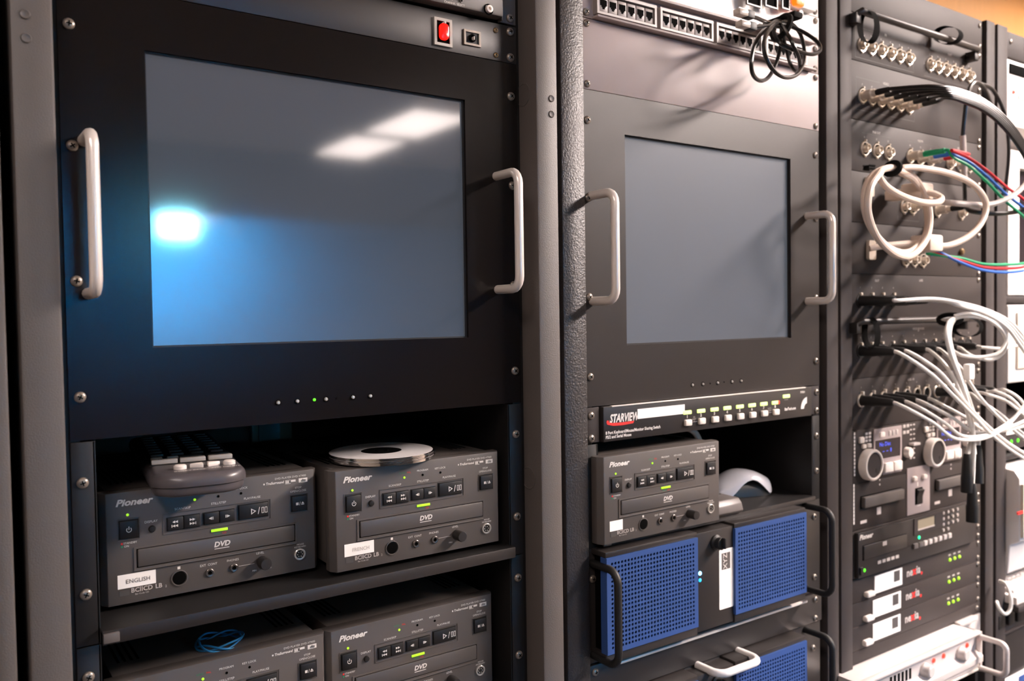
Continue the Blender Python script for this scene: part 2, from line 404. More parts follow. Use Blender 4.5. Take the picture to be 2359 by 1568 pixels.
rivet = MB(); rivet.lathe((0, 0, 0), [(.0042, 0), (.0042, .0004), (.0034, .0012), (.002, .0007), (0, .0006)], 'Y', 14); RIVET = rivet.mesh('rivet', 'rack_paint')
for px, py, x in ((57, 33, 0), (60, 88, 0), (1270, 227, 0), (1270, 263, 0)):
    p = at(px, py, -.030); link_copy(RIVET, 'rivet', r1, (p.x, -.030, p.z))
knock = MB(); knock.lathe((0, 0, 0), [(.0135, 0), (.0135, .0006), (.0125, .0008), (.0120, .0003), (0, .0003)], 'X', 24); KNOCK = knock.mesh('knockout', 'rack_paint')
for py in (220, 1101):
    p = at(1215, py, -.004); o = link_copy(KNOCK, 'knockout', r1, (.248, -.004, p.z), (-1, 1, 1))
r2 = rack('dark textured rack holding the smaller monitor and blue mesh server', X2L0, X2R1, PF2, (X2L1-X2L0), 'rack_textured', 0)
for o in list(r2.children):     # the right post of this rack is narrower and smooth
    if o.name.startswith('post') and o.data.vertices[0].co.x > .7: bpy.data.objects.remove(o)
post(r2, X2R0, X2R1, PF2, .045, 'rack_dark')
r3 = rack('dark rack holding the connector panels and the silver amplifier', X3L0, X3R1, PF2, X3L1-X3L0, 'rack_dark', 0)
r4 = rack('dark rack at the right edge holding white appliances', X4L0, X4L0+.53, PF2, X4L1-X4L0, 'rack_dark', 0)
# beige cabinet at the left edge
cb = thing('storage_cabinet', 'beige cabinet with a grey edge strip at the far left edge', 'cabinet', (-.55, .2, ZF))
ex = at(15, 780, -.03).x
b = MB(); b.box(ex-.0135, ex, -.03, .5, ZF, ZT, .002); b.build('edge_strip', 'rack_paint', cb)
b = MB(); b.box(ex-.5, ex-.0145, -.026, .5, ZF, ZT, .002); b.build('body', 'cabinet_beige', cb)
b = MB(); b.frame(ex-.48, ex-.03, ZF+.06, ZT-.03, ex-.476, ex-.034, ZF+.064, ZT-.034, -.0275, -.025); b.build('door_seam', 'hole_black', cb)
b = MB(); b.tube(smooth_path([(ex-.08, -.026, -.35), (ex-.08, -.05, -.345), (ex-.08, -.05, -.25), (ex-.08, -.026, -.245)], 4), .005); b.build('door_handle', 'satin_metal', cb)

# ================================================================== rack 1
def bar_handle(parent, x, z0, z1, m='satin_metal', r=.0052, out=.045, y=0.0, name='handle', rad=.014):
    P = [(x, y, z0)]
    for k in range(6):
        a = math.pi/2*k/5; P.append((x, y-out+rad-rad*math.sin(a), z0+rad-rad*math.cos(a)))
    for k in range(6):
        a = math.pi/2*k/5; P.append((x, y-out+rad-rad*math.cos(a), z1-rad+rad*math.sin(a)))
    P.append((x, y, z1)); b = MB(); b.tube(P, r, 12); return b.build(name, m, parent)
def monitor(label, xc, zb, sx0, sx1, sz0, sz1, handles, screws, buttons, led=None, pinholes=(), hr=.0052, bm_='bezel_black', sm_='lcd'):
    t = thing('rack_monitor', label, 'monitor', (xc, 0, zb))
    b = MB(); b.frame(xc-.2413, xc+.2413, zb, zb+.40005, sx0, sx1, sz0, sz1, 0, .0035); b.build('bezel', bm_, t)
    b = MB(); b.frame(sx0-.004, sx1+.004, sz0-.004, sz1+.004, sx0+.0016, sx1-.0016, sz0+.0016, sz1-.0016, .0035, .0062); b.build('screen_gasket', 'panel_black', t)
    b = MB(); b.box(sx0-.003, sx1+.003, .0058, .009, sz0-.003, sz1+.003); b.build('screen', sm_, t)
    b = MB(); b.box(sx0-.02, sx1+.02, .0095, .07, sz0-.02, sz1+.02); b.build('chassis', 'cabinet_black', t)
    for x, z0, z1 in handles: bar_handle(t, x, z0, z1, r=hr)
    for x, z in screws: screw(t, x, z)
    for x, z in buttons:
        b = MB(); b.lathe((x, .001, z), [(.0032, 0), (.0032, .0011), (0, .0011)], 'Y', 14, mi=1)
        b.lathe((x, .001, z), [(.0020, 0), (.0020, .0018), (.0014, .0028), (0, .0032)], 'Y', 12); b.build('button', ['chrome', 'hole_black'], t)
    for x, z in pinholes:
        b = MB(); b.lathe((x, .0005, z), [(.0011, 0), (.0011, .0007), (0, .0007)], 'Y', 10); b.build('pinhole', 'hole_black', t)
    if led:
        b = MB(); b.lathe((led[0], .0005, led[1]), [(.0016, 0), (.0016, .001), (.0010, .0016), (0, .0020)], 'Y', 10); b.build('power_light', 'led_green', t)
    return t
HZ = [at(163, 330).z, at(171.8, 647.5).z]
m1 = monitor('large black rack monitor with two satin handles, mirroring a blue light', 0, 0, -.1716, .1690, .0795, .3497,
             [(-.2235, .1290, .2625), (.2100, .1345, .2665)],
             [(s*H, z) for s in (-1, 1) for z in (.0381, HZ[1], HZ[0]-.002, .3619)],
             [(at(x, y).x, .0207) for x, y in ((641, 927), (685, 923), (751, 918), (813, 915), (853, 912))], (at(724, 919).x, .0210), [(at(775, 916).x, .0207)])
# power switch panel above the monitor
t = thing('switch_panel', 'black one-unit panel with a lit red rocker switch above the large monitor', 'switch panel', (0, 0, .4008))
b = MB(); b.box(-.2413, .2413, 0, .003, .4008, .4440, .0006); b.build('plate', 'panel_black', t)
x0, x1, z0, z1 = rc(998, 39, 1040, 111)
b = MB(); b.frame(x0, x1, z0, z1, x0+.0032, x1-.0032, z0+.0032, z1-.0032, -.0025, .001); b.build('rocker_frame', 'chrome', t)
b = MB(); b.box(x0+.0032, x1-.0032, -.0008, .001, z0+.0032, z1-.0032); b.build('rocker_well', 'hole_black', t)
b = MB(); b.prism(rrect(x0+.0058, x1-.0058, z0+.0062, z1-.0062, .0045), -.006, -.0008, b=.0012); rk = b.build('rocker', 'rocker_red', t)
b = MB(); b.lathe(((x0+x1)/2, -.0008, z1-.0058), [(.0014, 0), (.0014, .006), (0, .0068)], 'Y', 10); b.build('rocker_mark', 'white_print', t)
x0, x1, z0, z1 = rc(1067, 67, 1106, 110)
b = MB(); b.frame(x0, x1, z0, z1, x0+.0024, x1-.0024, z0+.0024, z1-.0024, -.002, .001); b.build('jack_frame', 'screw_steel', t)
b = MB(); b.box(x0+.0024, x1-.0024, -.0004, .001, z0+.0024, z1-.0024); b.build('jack_face', 'rail_black', t)
b = MB(); b.lathe(((x0+x1)/2, -.0004, (z0+z1)/2), [(.0045, 0), (.0045, .002), (.003, .0024), (.0026, .0004), (0, .0004)], 'Y', 14); b.build('jack', 'hole_black', t)
b = MB(); b.box((x0+x1)/2-.0007, (x0+x1)/2+.0007, -.006, 0, (z0+z1)/2-.003, (z0+z1)/2+.001, .0003); b.build('toggle', 'grey_light', t)
for s in (-1, 1):
    for z in (.4072, .4371): screw(t, s*H, z)
    for z in (.4069, .4355): screw(t, s*.2125, z, 0, .62, SCREW_BRASS)
# receiver at the top edge
t = thing('rack_receiver', 'charcoal receiver with arrow keys cut off by the top edge', 'receiver', (0, .1, .4455))
b = MB(); b.box(-.2165, .2165, -.012, .003, .4475, .5335, .003); b.build('front_panel', 'dvd_grey', t)
b = MB(); b.box(-.2145, .2145, .003, .30, .4480, .5330, .001); b.build('case', 'cabinet_black', t)
for s in (-1, 1):
    b = MB(); b.box(*sorted((s*.2175, s*.2413)), 0, .003, .4462, .5345, .0006); b.box(*sorted((s*.2172, s*.2190)), -.006, .003, .4462, .5345, .0005); b.build('rack_ear', 'rack_paint', t)
    for z in (.4530, .4812, .5220): screw(t, s*H, z)
p = at(1125, 22, -.012)
b = MB(); b.lathe((p.x, -.012, p.z), [(.0062, 0), (.0062, .001), (.0052, .001), (.005, -.0003), (0, -.0003)], 'Y', 18); b.build('jack_ring', 'hole_black', t)
b = MB(); b.lathe((p.x, -.0117, p.z), [(.0042, 0), (.0042, .004), (.0036, .0042), (.0019, .0042), (.0017, .001), (0, .001)], 'Y', 18); b.build('jack', 'white_plastic', t)
for px, up in ((1033, 1), (1063, -1)):
    q = at(px, 6, -.012)
    for k, (mm, sc, yy) in enumerate((('grey_print', 1.0, -.0125), ('button_black', .72, -.0145))):
        b = MB(); b.prism([(q.x-.0058*sc, .4575-up*.0040*sc), (q.x+.0058*sc, .4575-up*.0040*sc), (q.x, .4575+up*.0052*sc)], yy, -.0115); b.build('arrow_rim' if k == 0 else 'arrow_key', mm, t)
T(t, 'CHANNEL SELECT', at(1047, 20, -.012).x, .4500, .0036, -.012, xs=.9)
for px in (980, 930): 
    q = at(px, 2, -.012); b = MB(); b.lathe((q.x, -.012, .466), [(.006, 0), (.006, .002), (.004, .003), (0, .003)], 'Y', 16); b.build('round_key', 'button_black', t)
for k in range(7):
    b = MB(); b.box(-.18+k*.033, -.158+k*.033, -.0135, -.012, .500, .515, .001); b.build('preset_key', 'button_black', t)

# shelves ------------------------------------------------------------
def shelf(label, xc, zt, screws, ear_h, yf=-.010, x0=None, x1=None, ears=True, lip=.0125, ear_top=None, group=None):
    t = thing('rack_shelf', label, 'shelf', (xc, .1, zt-lip), group)
    x0 = xc-.222 if x0 is None else x0; x1 = xc+.222 if x1 is None else x1
    b = MB(); b.box(x0, x1, yf, .38, zt-.002, zt); b.build('tray', 'rail_black', t)
    b = MB(); b.box(x0, x1, yf-.002, yf, zt-lip, zt, .0006); b.build('front_lip', 'panel_black', t)
    if ears:
        et = zt+ear_h if ear_top is None else ear_top
        for s in (-1, 1):
            b = MB(); b.box(*sorted((xc+s*.222, xc+s*.2413)), 0, .0025, zt-lip-.001, et, .0005); b.box(*sorted((xc+s*.2215, xc+s*.2235)), 0, .20, zt-lip-.001, et); b.build('bracket', 'rail_black', t)
    for x, z in screws: screw(t, x, z)
    b = MB(); b.box(xc-.2215, xc-.2085, yf-.0045, yf-.001, zt-lip+.002, zt-.002, .0005); b.build('clip', 'grey_box', t)
    return t
SH1, SH2 = -.1690, -.3420
shelf('upper black shelf under the pair of players labelled in words', 0, SH1, [(s*H, z) for s in (-1, 1) for z in (-.0375, -.1365)], 0, ear_top=-.0015)
shelf('lower black shelf cut off by the bottom edge', 0, SH2, [(s*H, z) for s in (-1, 1) for z in (-.2105, -.3040)], 0, ear_top=SH1-.0145)

# ------------------------------------------------------------------ players (one built, four copied)
def mmx(v): return v/1000-.102
def make_player():
    t = thing('dvd_player', '', 'dvd player', (0, 0, 0), 'grey half-width disc players')
    hgt, W = .107, .107
    b = MB(); b.prism([(-W, .008), (-.102, 0), (.102, 0), (W, .008), (W, .018), (-W, .018)], .0, hgt, plane='XY', b=.0008); 
    b.build('front_panel', 'dvd_grey', t)
    b = MB(); b.box(-.099, .099, .018, .262, .001, hgt-.0006, .001)
    b.build('case', 'dvd_grey', t)
    for k in range(4):
        for s in (-1, 1): v = MB(); v.box(s*.088-.0012+k*.006*-s, s*.088+.0012+k*.006*-s, .05, .16, hgt-.0009, hgt-.0002); v.build('vent_slot', 'hole_black', t)
    for sx in (-.085, .085):
        for sy in (.03, .23):
            b = MB(); b.lathe((sx, sy, -.005), [(0, 0), (.009, 0), (.009, .006), (0, .006)], 'Z', 14); b.build('foot', 'rubber_black', t)
    def well(x0, x1, z0, z1, name='recess'):
        b = MB(); b.frame(mmx(x0)-.0006, mmx(x1)+.0006, z0/1000-.0006, z1/1000+.0006, mmx(x0), mmx(x1), z0/1000, z1/1000, -.0007, .0002); b.build(name, 'dvd_grey', t)
    def key(x0, x1, z0, z1, out=.0022, name='button'):
        b = MB(); b.box(mmx(x0)-.0007, mmx(x1)+.0007, -.0006, .0002, z0/1000-.0007, z1/1000+.0007); b.box(mmx(x0), mmx(x1), -out, .0005, z0/1000, z1/1000, .0007); return b.build(name, 'button_black', t)
    well(9.8, 29.0, 61.2, 81.4); key(11.2, 27.6, 63, 79.6, .0025, 'power_button')
    well(51, 156, 61.4, 81)
    key(54.2, 69.0, 64.2, 76.4); key(69.4, 84.4, 64.2, 76.4); key(88.8, 103.4, 65.0, 76.2); key(103.8, 118.6, 65.0, 76.2); key(123.4, 153.2, 64.6, 79.0)
    well(177.4, 196.6, 63.6, 82.0); key(178.8, 195.2, 65, 80.6, .0025, 'open_button')
    # tray
    b = MB(); b.frame(mmx(23.4), mmx(184.0), .0305, .0528, mmx(25.6), mmx(182.2), .0328, .0512, -.0009, .0003); b.build('tray_surround', 'dvd_grey', t)
    b = MB(); b.box(mmx(24.2), mmx(183.2), -.0002, .0003, .0314, .0520); b.build('tray_gap', 'hole_black', t)
    b = MB(); b.box(mmx(26.6), mmx(181.4), -.0022, .0005, .0335, .0506, .0015); b.build('tray_door', 'dvd_tray', t)
    b = MB(); b.box(mmx(22.8), mmx(182.6), -.0016, .0002, .0296, .0308, .0005); b.build('tray_sill', 'dvd_grey', t)
    def disc_(x, z, prof, name, m, seg=16): b = MB(); b.lathe((mmx(x), 0, z/1000), prof, 'Y', seg); return b.build(name, m, t)
    disc_(40.3, 68.3, [(.0034, 0), (.0034, .001), (.0026, .0022), (0, .0026)], 'display_button', 'button_black')
    for x in (18.9, 80.6): disc_(x, 85.0 if x < 50 else 91.0, [(.0013, 0), (.0013, .0006), (0, .0010)], 'status_light', 'led_lime', 10)
    for x in (103.6, 126.3): disc_(x, 91.2, [(.0013, 0), (.0013, .0004), (.0009, .0005), (.0008, .0002), (0, .0002)], 'pinhole', 'hole_black', 10)
    b = MB(); b.box(mmx(95.6), mmx(112.0), -.0010, .0003, .0560, .0586, .0004); b.build('disc_light', 'led_lime', t)
    disc_(64.2, 15.8, [(.0080, 0), (.0080, .0010), (.0072, .0012), (.0066, .0002), (0, .0002)], 'sensor_rim', 'dvd_grey', 22)
    disc_(64.2, 15.8, [(.0064, 0), (.0064, .0007), (0, .0014)], 'sensor_window', 'hole_black', 20)
    for x, z in ((93.2, 15.6), (117.2, 16.2)):
        disc_(x, z, [(.0042, 0), (.0042, .0014), (.0036, .0018), (.0022, .0016), (.0021, .0002), (0, .0002)], 'jack_collar', 'dark_metal', 16)
        disc_(x, z, [(.0020, 0), (.0020, .0007), (0, .0007)], 'jack_hole', 'hole_black', 12)
    disc_(146.5, 17.2, [(.0060, 0), (.0060, .0120), (.0054, .0132), (0, .0135)], 'level_knob', 'knob_grey', 22)
    disc_(186.7, 18.0, [(.0062, 0), (.0062, .0016), (.0056, .0020), (.0048, .0019), (.0046, .0004), (0, .0004)], 'keyboard_socket', 'chrome', 20)
    disc_(186.7, 18.0, [(.0043, 0), (.0043, .0007), (0, .0007)], 'socket_core', 'button_black', 16)
    for k in range(6):
        a = k*math.pi/3; disc_(186.7+2.6*math.cos(a), 18+2.6*math.sin(a), [(.0006, 0), (.0006, .0012), (0, .0012)], 'socket_pin', 'chrome', 6)
    W_ = lambda s, x, z, sz, **k: T(t, s, mmx(x), z/1000, sz/1000, k.pop('y', -.0001), **k)
    W_('Pioneer', 24.4, 96.6, 8.8, shear=.30, bold=.00032, xs=1.16, name='maker_logo')
    W_('DISPLAY', 39.6, 75.4, 3.2); W_('SCAN/SKIP', 69, 84.0, 3.2); W_('STILL/STEP', 103.6, 84.4, 3.2); W_('PLAY/PAUSE', 137.6, 85.0, 3.2)
    W_('PROGRAM', 103.4, 96.4, 3.0); W_('KEY LOCK', 126, 96.3, 3.0)
    W_('NTSC /', 79.2, 96.0, 2.9, m='green_print', name='green_lettering'); W_('PAL', 86.4, 96.0, 2.9, m='red_print', name='red_lettering')
    W_('DVD PLAYER DVD-V7400', 178.6, 101.4, 3.0, xs=1.02); W_('TruSurround', 161.5, 97.2, 3.6, bold=.00012, shear=.15)
    W_('STOP', 186.6, 89.2, 3.0); W_('OPEN/CLOSE', 186.6, 85.7, 3.0)
    W_('DVD/', 101.6, 53.6, 2.9, m='green_print', name='green_lettering'); W_('CD', 108.6, 53.6, 2.9, m='red_print', name='red_lettering')
    W_('STANDBY', 20.6, 58, 2.7); W_('ON', 17.2, 55.1, 2.7)
    W_('DVD', 105.4, 43.2, 7.2, bold=.00025, shear=.2, y=-.0022, xs=1.05, name='tray_logo')
    W_('EXT  CONT', 92.4, 23.8, 3.2); W_('PHONES', 116.4, 24.2, 3.2); W_('LEVEL', 144.4, 26.6, 3.2); W_('MIN', 138, 9.4, 2.5); W_('MAX', 153.4, 9.6, 2.5)
    W_('MOUSE', 187.6, 28.4, 2.4); W_('/KEYBOARD', 187.2, 25.8, 2.4)
    W_('BC\u2161CD', 29.8, 11.9, 6.0, bold=.0001, m='grey_print', name='format_logos'); W_('Bar Code CD', 29.8, 8.0, 2.2, m='grey_print', name='format_logos'); W_('LB', 45.0, 11.9, 6.0, bold=.0001, m='grey_print', name='format_logos'); W_('2', 51.6, 10.4, 3.2, m='grey_print', name='format_logos')
    def pr(L, name, m='white_print', y=-.0003):
        b = MB()
        for poly in L: b.prism([(mmx(u), v_/1000) for u, v_ in poly], y, y+.00015)
        b.build(name, m, t)
    R_ = lambda a, b_, c, d: [(a, c), (b_, c), (b_, d), (a, d)]
    pr([R_(187.4, 197.0, 94.4, 98.9), R_(172.8, 178.6, 94.6, 95.0), R_(172.8, 178.6, 98.2, 98.6), R_(173, 174.6, 95.4, 97.8), R_(175, 176.6, 95.4, 97.8), R_(178.9, 184, 96.2, 98.4), R_(149.4, 151, 96.4, 98.0), R_(62.7, 65.3, 24.6, 27.2), R_(98, 112.6, 38.9, 39.5)][:9], 'printed_marks')
    pr([R_(98, 112.6, 38.7, 39.4)], 'tray_underline', y=-.0024)
    pr([R_(122.2, 138.4, 16.6, 17.0)], 'level_line', 'grey_print')
    pr([R_(10.0, 18.6, 8.2, 13.4)], 'disc_mark', 'dark_print')
    pr([ell(13.2, 58, 1.0, 1.0, 10)], 'standby_dot', 'red_print'); pr([ell(13.2, 55.1, 1.0, 1.0, 10)], 'on_dot', 'green_print')
    T(t, 'dts', mmx(192.2), .0966, .0042, -.00035, m='dark_print', shear=.2, bold=.00012, name='dts_lettering')
    # glyphs on the keys
    Yk = -.0024; L = []
    tri = lambda x, z, w_, h_: [(x, z-h_), (x, z+h_), (x+w_, z)]
    for x, s in ((61.5, -1), (77, 1)):
        for dx in (0, 2.6): L.append(tri(x+s*(dx-2.2), 72.3, s*2.6, 1.3)); L.append(tri(x+s*(dx-2.2), 68.4, s*2.6, 1.3))
        L.append(R_(*sorted((x+s*3.1, x+s*3.8)), 67.1, 69.7))
    for x, s in ((96, -1), (111, 1)):
        L.append(tri(x+s*.2, 70.6, s*2.8, 1.4)); L.append(R_(*sorted((x-s*.6, x-s*.1)), 69.2, 72)); L.append(R_(*sorted((x-s*1.6, x-s*1.1)), 69.2, 72))
    L += [[(135.4, 68.4), (135.4, 74.6), (136.2, 73.3), (136.2, 69.7)], [(135.4, 74.6), (140.6, 71.5), (139.0, 71.5), (136.2, 73.3)], [(135.4, 68.4), (136.2, 69.7), (139.0, 71.5), (140.6, 71.5)], [(142.2, 68.0), (142.9, 68.0), (144.6, 75.0), (143.9, 75.0)]]
    for x in (146.2, 149.6):
        for q in (R_(x, x+2.6, 68.4, 69.0), R_(x, x+2.6, 74.0, 74.6), R_(x, x+.6, 68.4, 74.6), R_(x+2.0, x+2.6, 68.4, 74.6)): L.append(q)
    L += [R_(183.0, 185.8, 71.2, 74.0), [(186.6, 70.8), (187.0, 70.8), (188.0, 74.4), (187.6, 74.4)], [(188.8, 72.4), (192.0, 72.4), (190.4, 74.4)], R_(188.8, 192.0, 71.2, 71.9)]
    ring = [(19.4+2.5*math.sin(math.radians(a)), 71.0+2.5*math.cos(math.radians(a))) for a in range(40, 321, 28)]; ring2 = [(19.4+1.9*math.sin(math.radians(a)), 71.0+1.9*math.cos(math.radians(a))) for a in range(40, 321, 28)]
    for a in range(len(ring)-1): L.append([ring[a], ring[a+1], ring2[a+1], ring2[a]])
    L.append(R_(19.1, 19.7, 71.0, 74.2)); pr(L, 'key_symbols', y=-.00275)
    flush_text()
    return t
player = make_player()
PL = [(-.1068, .040, -.1645, 'grey disc player with the ENGLISH sticker, under the keypad remote', 'ENGLISH'),
      (.1072, .005, -.1635, 'grey disc player with the FRENCH sticker, under the stack of discs', 'FRENCH'),
      (-.1085, .020, -.3370, 'grey disc player with blue twine on top, cut off by the bottom edge', None),
      (.1050, .020, -.3370, 'grey disc player below the FRENCH player, its top bare, cut off at the bottom', None),
      (.4590, -.020, -.1868, 'grey disc player beside the mouse, above the blue mesh server', 'small')]
def box_part(name, m, parent, *a, **k):
    b = MB(); b.box(*a, **k); return b.build(name, m, parent)
players = []
for i, (x, y, z, lab, lb) in enumerate(PL):
    o = player if i == 0 else copy_tree(player)
    o.location = (x, y, z); o['label'] = lab
    if lb == 'small':
        o.scale = (1.04,)*3
        for ch in list(o.children):
            if ch.name.startswith('foot'): bpy.data.objects.remove(ch)
    players.append((o, lb))
for o, lb in players:
    WORLD[o.name] = Vector((0, 0, 0))
    if lb == 'small':
        box_part('sticker', 'label_paper', o, mmx(8.4), mmx(29.6), -.0003, .0001, .0150, .0275)
    elif lb:
        box_part('sticker', 'label_paper', o, mmx(8.6), mmx(42.6), -.0003, .0001, .0152, .0284)
        if lb == 'ENGLISH': T(o, lb, mmx(26.6), .0212, .0056, -.0004, m='dark_print', name='sticker_lettering')
        else: T(o, lb, mmx(27.2), .0212, .0056, -.0004, m='grey_print', name='sticker_lettering', xs=.95)

# keypad remote lying on the ENGLISH player -----------------------------
RT = thing('keypad_remote', 'dark grey keypad remote with white keys lying on the ENGLISH player', 'remote', (-.13, .1, -.055))
Mrem = Matrix.Translation((-.1385, -.030, -.0572)) @ Matrix.Rotation(math.radians(-7.5), 4, 'Z')
def rp(name, m, b, parent=RT):
    b.bm.transform(Mrem); return b.build(name, m, parent)
def rem_outline(o, L=.29, w=.043):
    P = [(-w-.004+o, L)]
    P += [(-w+o, .05)]
    for k in range(7): a = math.radians(180+90*k/6); P.append((-w+.030+(.030-o)*math.cos(a), .026+(.026-o)*math.sin(a)))
    for k in range(7): a = math.radians(270+90*k/6); P.append((w-.030+(.030-o)*math.cos(a), .026+(.026-o)*math.sin(a)))
    P += [(w-o, .05), (w+.004-o, L)]
    return P
b = MB(); b.loft([[(x, y, z) for x, y in rem_outline(o)] for o, z in ((.0065, .0003), (.0040, .0012), (.0026, .0030), (.0020, .0055), (.0020, .0088))]); rp('lower_shell', 'remote_body', b)
b = MB(); b.loft([[(x, y, z) for x, y in rem_outline(o)] for o, z in ((.0012, .0092), (.0002, .0100), (0, .0120), (0, .0140), (.0006, .0166), (.0018, .0188), (.0036, .0203), (.0060, .0212), (.0085, .0215))]); rp('upper_shell', 'remote_body', b)
b = MB(); b.box(-.0395, .0395, .064, .286, .0212, .0219, .0003); rp('face_plate', 'remote_face', b)
for row in range(8):
    for c in range(4):
        xx = -.0290+c*.0193; yy = .118+row*.0200
        b = MB(); b.box(xx-.0062, xx+.0062, yy-.0052, yy+.0052, .0221, .0252, .0010); rp('key', 'remote_key', b)
for xx, wd in ((-.0255, .0120), (.0005, .0120), (.0265, .0115)):
    b = MB(); b.box(xx-wd, xx+wd, .0700, .0770, .0212, .0262, .0012); rp('wide_key', 'key_white', b)
for xx, wd in ((-.031, .0055), (-.016, .0055), (.001, .011), (.027, .011)):
    b = MB(); b.box(xx-wd, xx+wd, .0930, .0995, .0215, .0250, .0010); rp('wide_key', 'remote_key' if wd > .01 else 'key_white', b)
b = MB(); b.lathe((-.0150, .0350, .0208), [(.0058, 0), (.0058, .0036), (.0045, .0046), (0, .0048)], 'Z', 18); rp('round_key', 'white_plastic', b)
b = MB(); b.lathe((.0300, .0385, .0208), [(.0058, 0), (.0058, .0036), (.0045, .0046), (0, .0048)], 'Z', 18); rp('round_key', 'white_plastic', b)
b = MB(); b.prism([(-.0065, .0365), (.0055, .0315), (.0055, .0415)], .0208, .0254, plane='XY', b=.0008); rp('arrow_key', 'white_plastic', b)
b = MB(); b.prism([(.0215, .0380), (.0100, .0330), (.0100, .0430)], .0208, .0254, plane='XY', b=.0008); rp('arrow_key', 'white_plastic', b)
def flat_text(parent, items, M, m, name):
    key = []
    for s, x, y, size in items:
        c = bpy.data.curves.new('t', 'FONT'); c.body = s; c.size = size; c.align_x = 'CENTER'; c.align_y = 'CENTER'; c.resolution_u = 2; c.offset = .0001
        o = bpy.data.objects.new('t', c); COL.objects.link(o); key.append((o, Matrix.Translation((x, y, 0))))
    dg = bpy.context.evaluated_depsgraph_get(); bm = bmesh.new()
    for o, L in key:
        me = bpy.data.meshes.new_from_object(o.evaluated_get(dg)); me.transform(M @ L); bm.from_mesh(me); bpy.data.meshes.remove(me)
    for o, L in key: c = o.data; bpy.data.objects.remove(o); bpy.data.curves.remove(c)
    me = bpy.data.meshes.new(name); bm.to_mesh(me); bm.free(); me.materials.clear(); me.materials.append(MATS[m])
    o = bpy.data.objects.new(name, me); COL.objects.link(o); attach(o, parent)
flat_text(RT, [('INSERT', -.0140, .0205, .0048), ('BACK', .0010, .0215, .0048), ('ADV', .0160, .0230, .0048), ('DELETE', .0300, .0235, .0048)], Mrem @ Matrix.Translation((0, 0, .0217)), 'white_print', 'lettering')
flat_text(RT, [('START', -.0255, .0738, .0040), ('CLEAR', .0005, .0738, .0040), ('ENTER', .0265, .0738, .0040)], Mrem @ Matrix.Translation((0, 0, .0264)), 'dark_print', 'key_lettering')

# stack of discs on the FRENCH player ------------------------------------
for k in range(5):
    cx, cy = .0805+random.uniform(-.0012, .0012), .049+random.uniform(-.0012, .0012); z = -.0550+k*.0016
    t = thing('optical_disc', ['bottom disc of the stack on the FRENCH player', 'second disc from the bottom of the stack on the FRENCH player', 'middle disc of the stack on the FRENCH player', 'disc just under the top one on the FRENCH player', 'top disc with pale printed face on the FRENCH player'][k], 'disc', (cx, cy, z), 'discs stacked on a player')
    b = MB(); b.lathe((cx, cy, z), [(.0075, 0), (.060, 0), (.060, .0012), (.0075, .0012), (.0075, 0)], 'Z', 64); b.build('disc', 'disc_silver', t)
    if k == 4: b = MB(); b.lathe((cx, cy, z+.0012), [(.0080, 0), (.0225, 0), (.0225, .00012), (.0080, .00012), (.0080, 0)], 'Z', 48); b.build('hub_ring', 'hole_black', t)
    b = MB(); b.lathe((cx, cy, z+.0012), [(.0230, 0), (.0585, 0), (.0585, .0001), (.0230, .0001), (.0230, 0)], 'Z', 64); b.build('printed_face' if k == 4 else 'label_face', 'disc_print', t)

# loop of blue twine on the lower player ----------------------------------
t = thing('twine_loop', 'small loop of blue plastic twine lying on the lower player', 'twine', (-.113, .0, -.230))
c0 = Vector((-.1020, .062, -.2270))
for q in range(3):
    P = []
    for k in range(26):
        a = 2*math.pi*k/26; rr = .021+.0022*math.sin(3*a+q*2); P.append(c0+Vector((rr*1.05*math.cos(a), rr*1.0*math.sin(a), .0035*math.sin(2*a+q*1.7)+q*.0009-.002)))
    b = MB(); b.tube(smooth_path(P, 2, True), .0011, 6, True); b.build('strand', 'twine_blue', t)

# clutter behind the gap below the big monitor ----------------------------
t = thing('signal_cable', 'white cable loop hanging behind the large monitor above the discs', 'cable', (.17, .2, .01))
b = MB(); b.tube(smooth_path([(.10, .22, .05), (.115, .21, .010), (.145, .20, -.012), (.175, .20, -.012), (.21, .21, .008), (.225, .22, .05)], 6), .0045, 8); b.build('wire', 'cable_white', t)
t = thing('power_adapter', 'brown power adapter in the dark behind the players', 'adapter', (.09, .31, -.06))
b = MB(); b.box(.03, .09, .36, .375, -.169, -.030, .004); b.build('body', 'dull_brown', t)
b = MB(); b.box(.04, .07, .358, .361, -.07, -.045); b.build('rating_plate', 'dark_print', t)
t = thing('video_cable', 'black cable with grey plug behind the disc stack', 'cable', (.24, .18, -.03))
b = MB(); b.tube(smooth_path([(.10, .30, .03), (.16, .24, -.012), (.20, .20, -.030), (.23, .19, -.036)], 6), .004, 8); b.build('wire', 'cable_black', t)
b = MB(); b.tube([(.23, .19, -.036), (.25, .187, -.040)], .006, 10); b.build('plug', 'grey_light', t)

# ================================================================== rack 2
C2 = .5817; Z2 = -.0136
L2, R2 = C2-H, C2+H
SX = lambda px, py: at(px, py).z
m2 = monitor('smaller black rack monitor with a plain grey screen between two handles', C2, Z2, .4125, .7530, .0630, .3370,
             [(.3540, .1205, .2535), (.7920, .1190, .2515)],
             [(x, z) for x in (L2, R2) for z in (Z2+.0381, Z2+.3619)]+[(L2, SX(1359, 456)), (L2, SX(1360, 684)), (R2, SX(1359, 456)-.002), (R2, SX(1360, 684)-.001)],
             [(at(x, y).x, .0032) for x, y in ((1595, 887), (1619, 886), (1653, 883), (1686, 878), (1707, 876))], None, [(at(1668, 880).x, .0034), (at(1636, 885).x, .0030)], hr=.0056, bm_='bezel_satin', sm_='lcd_matte')
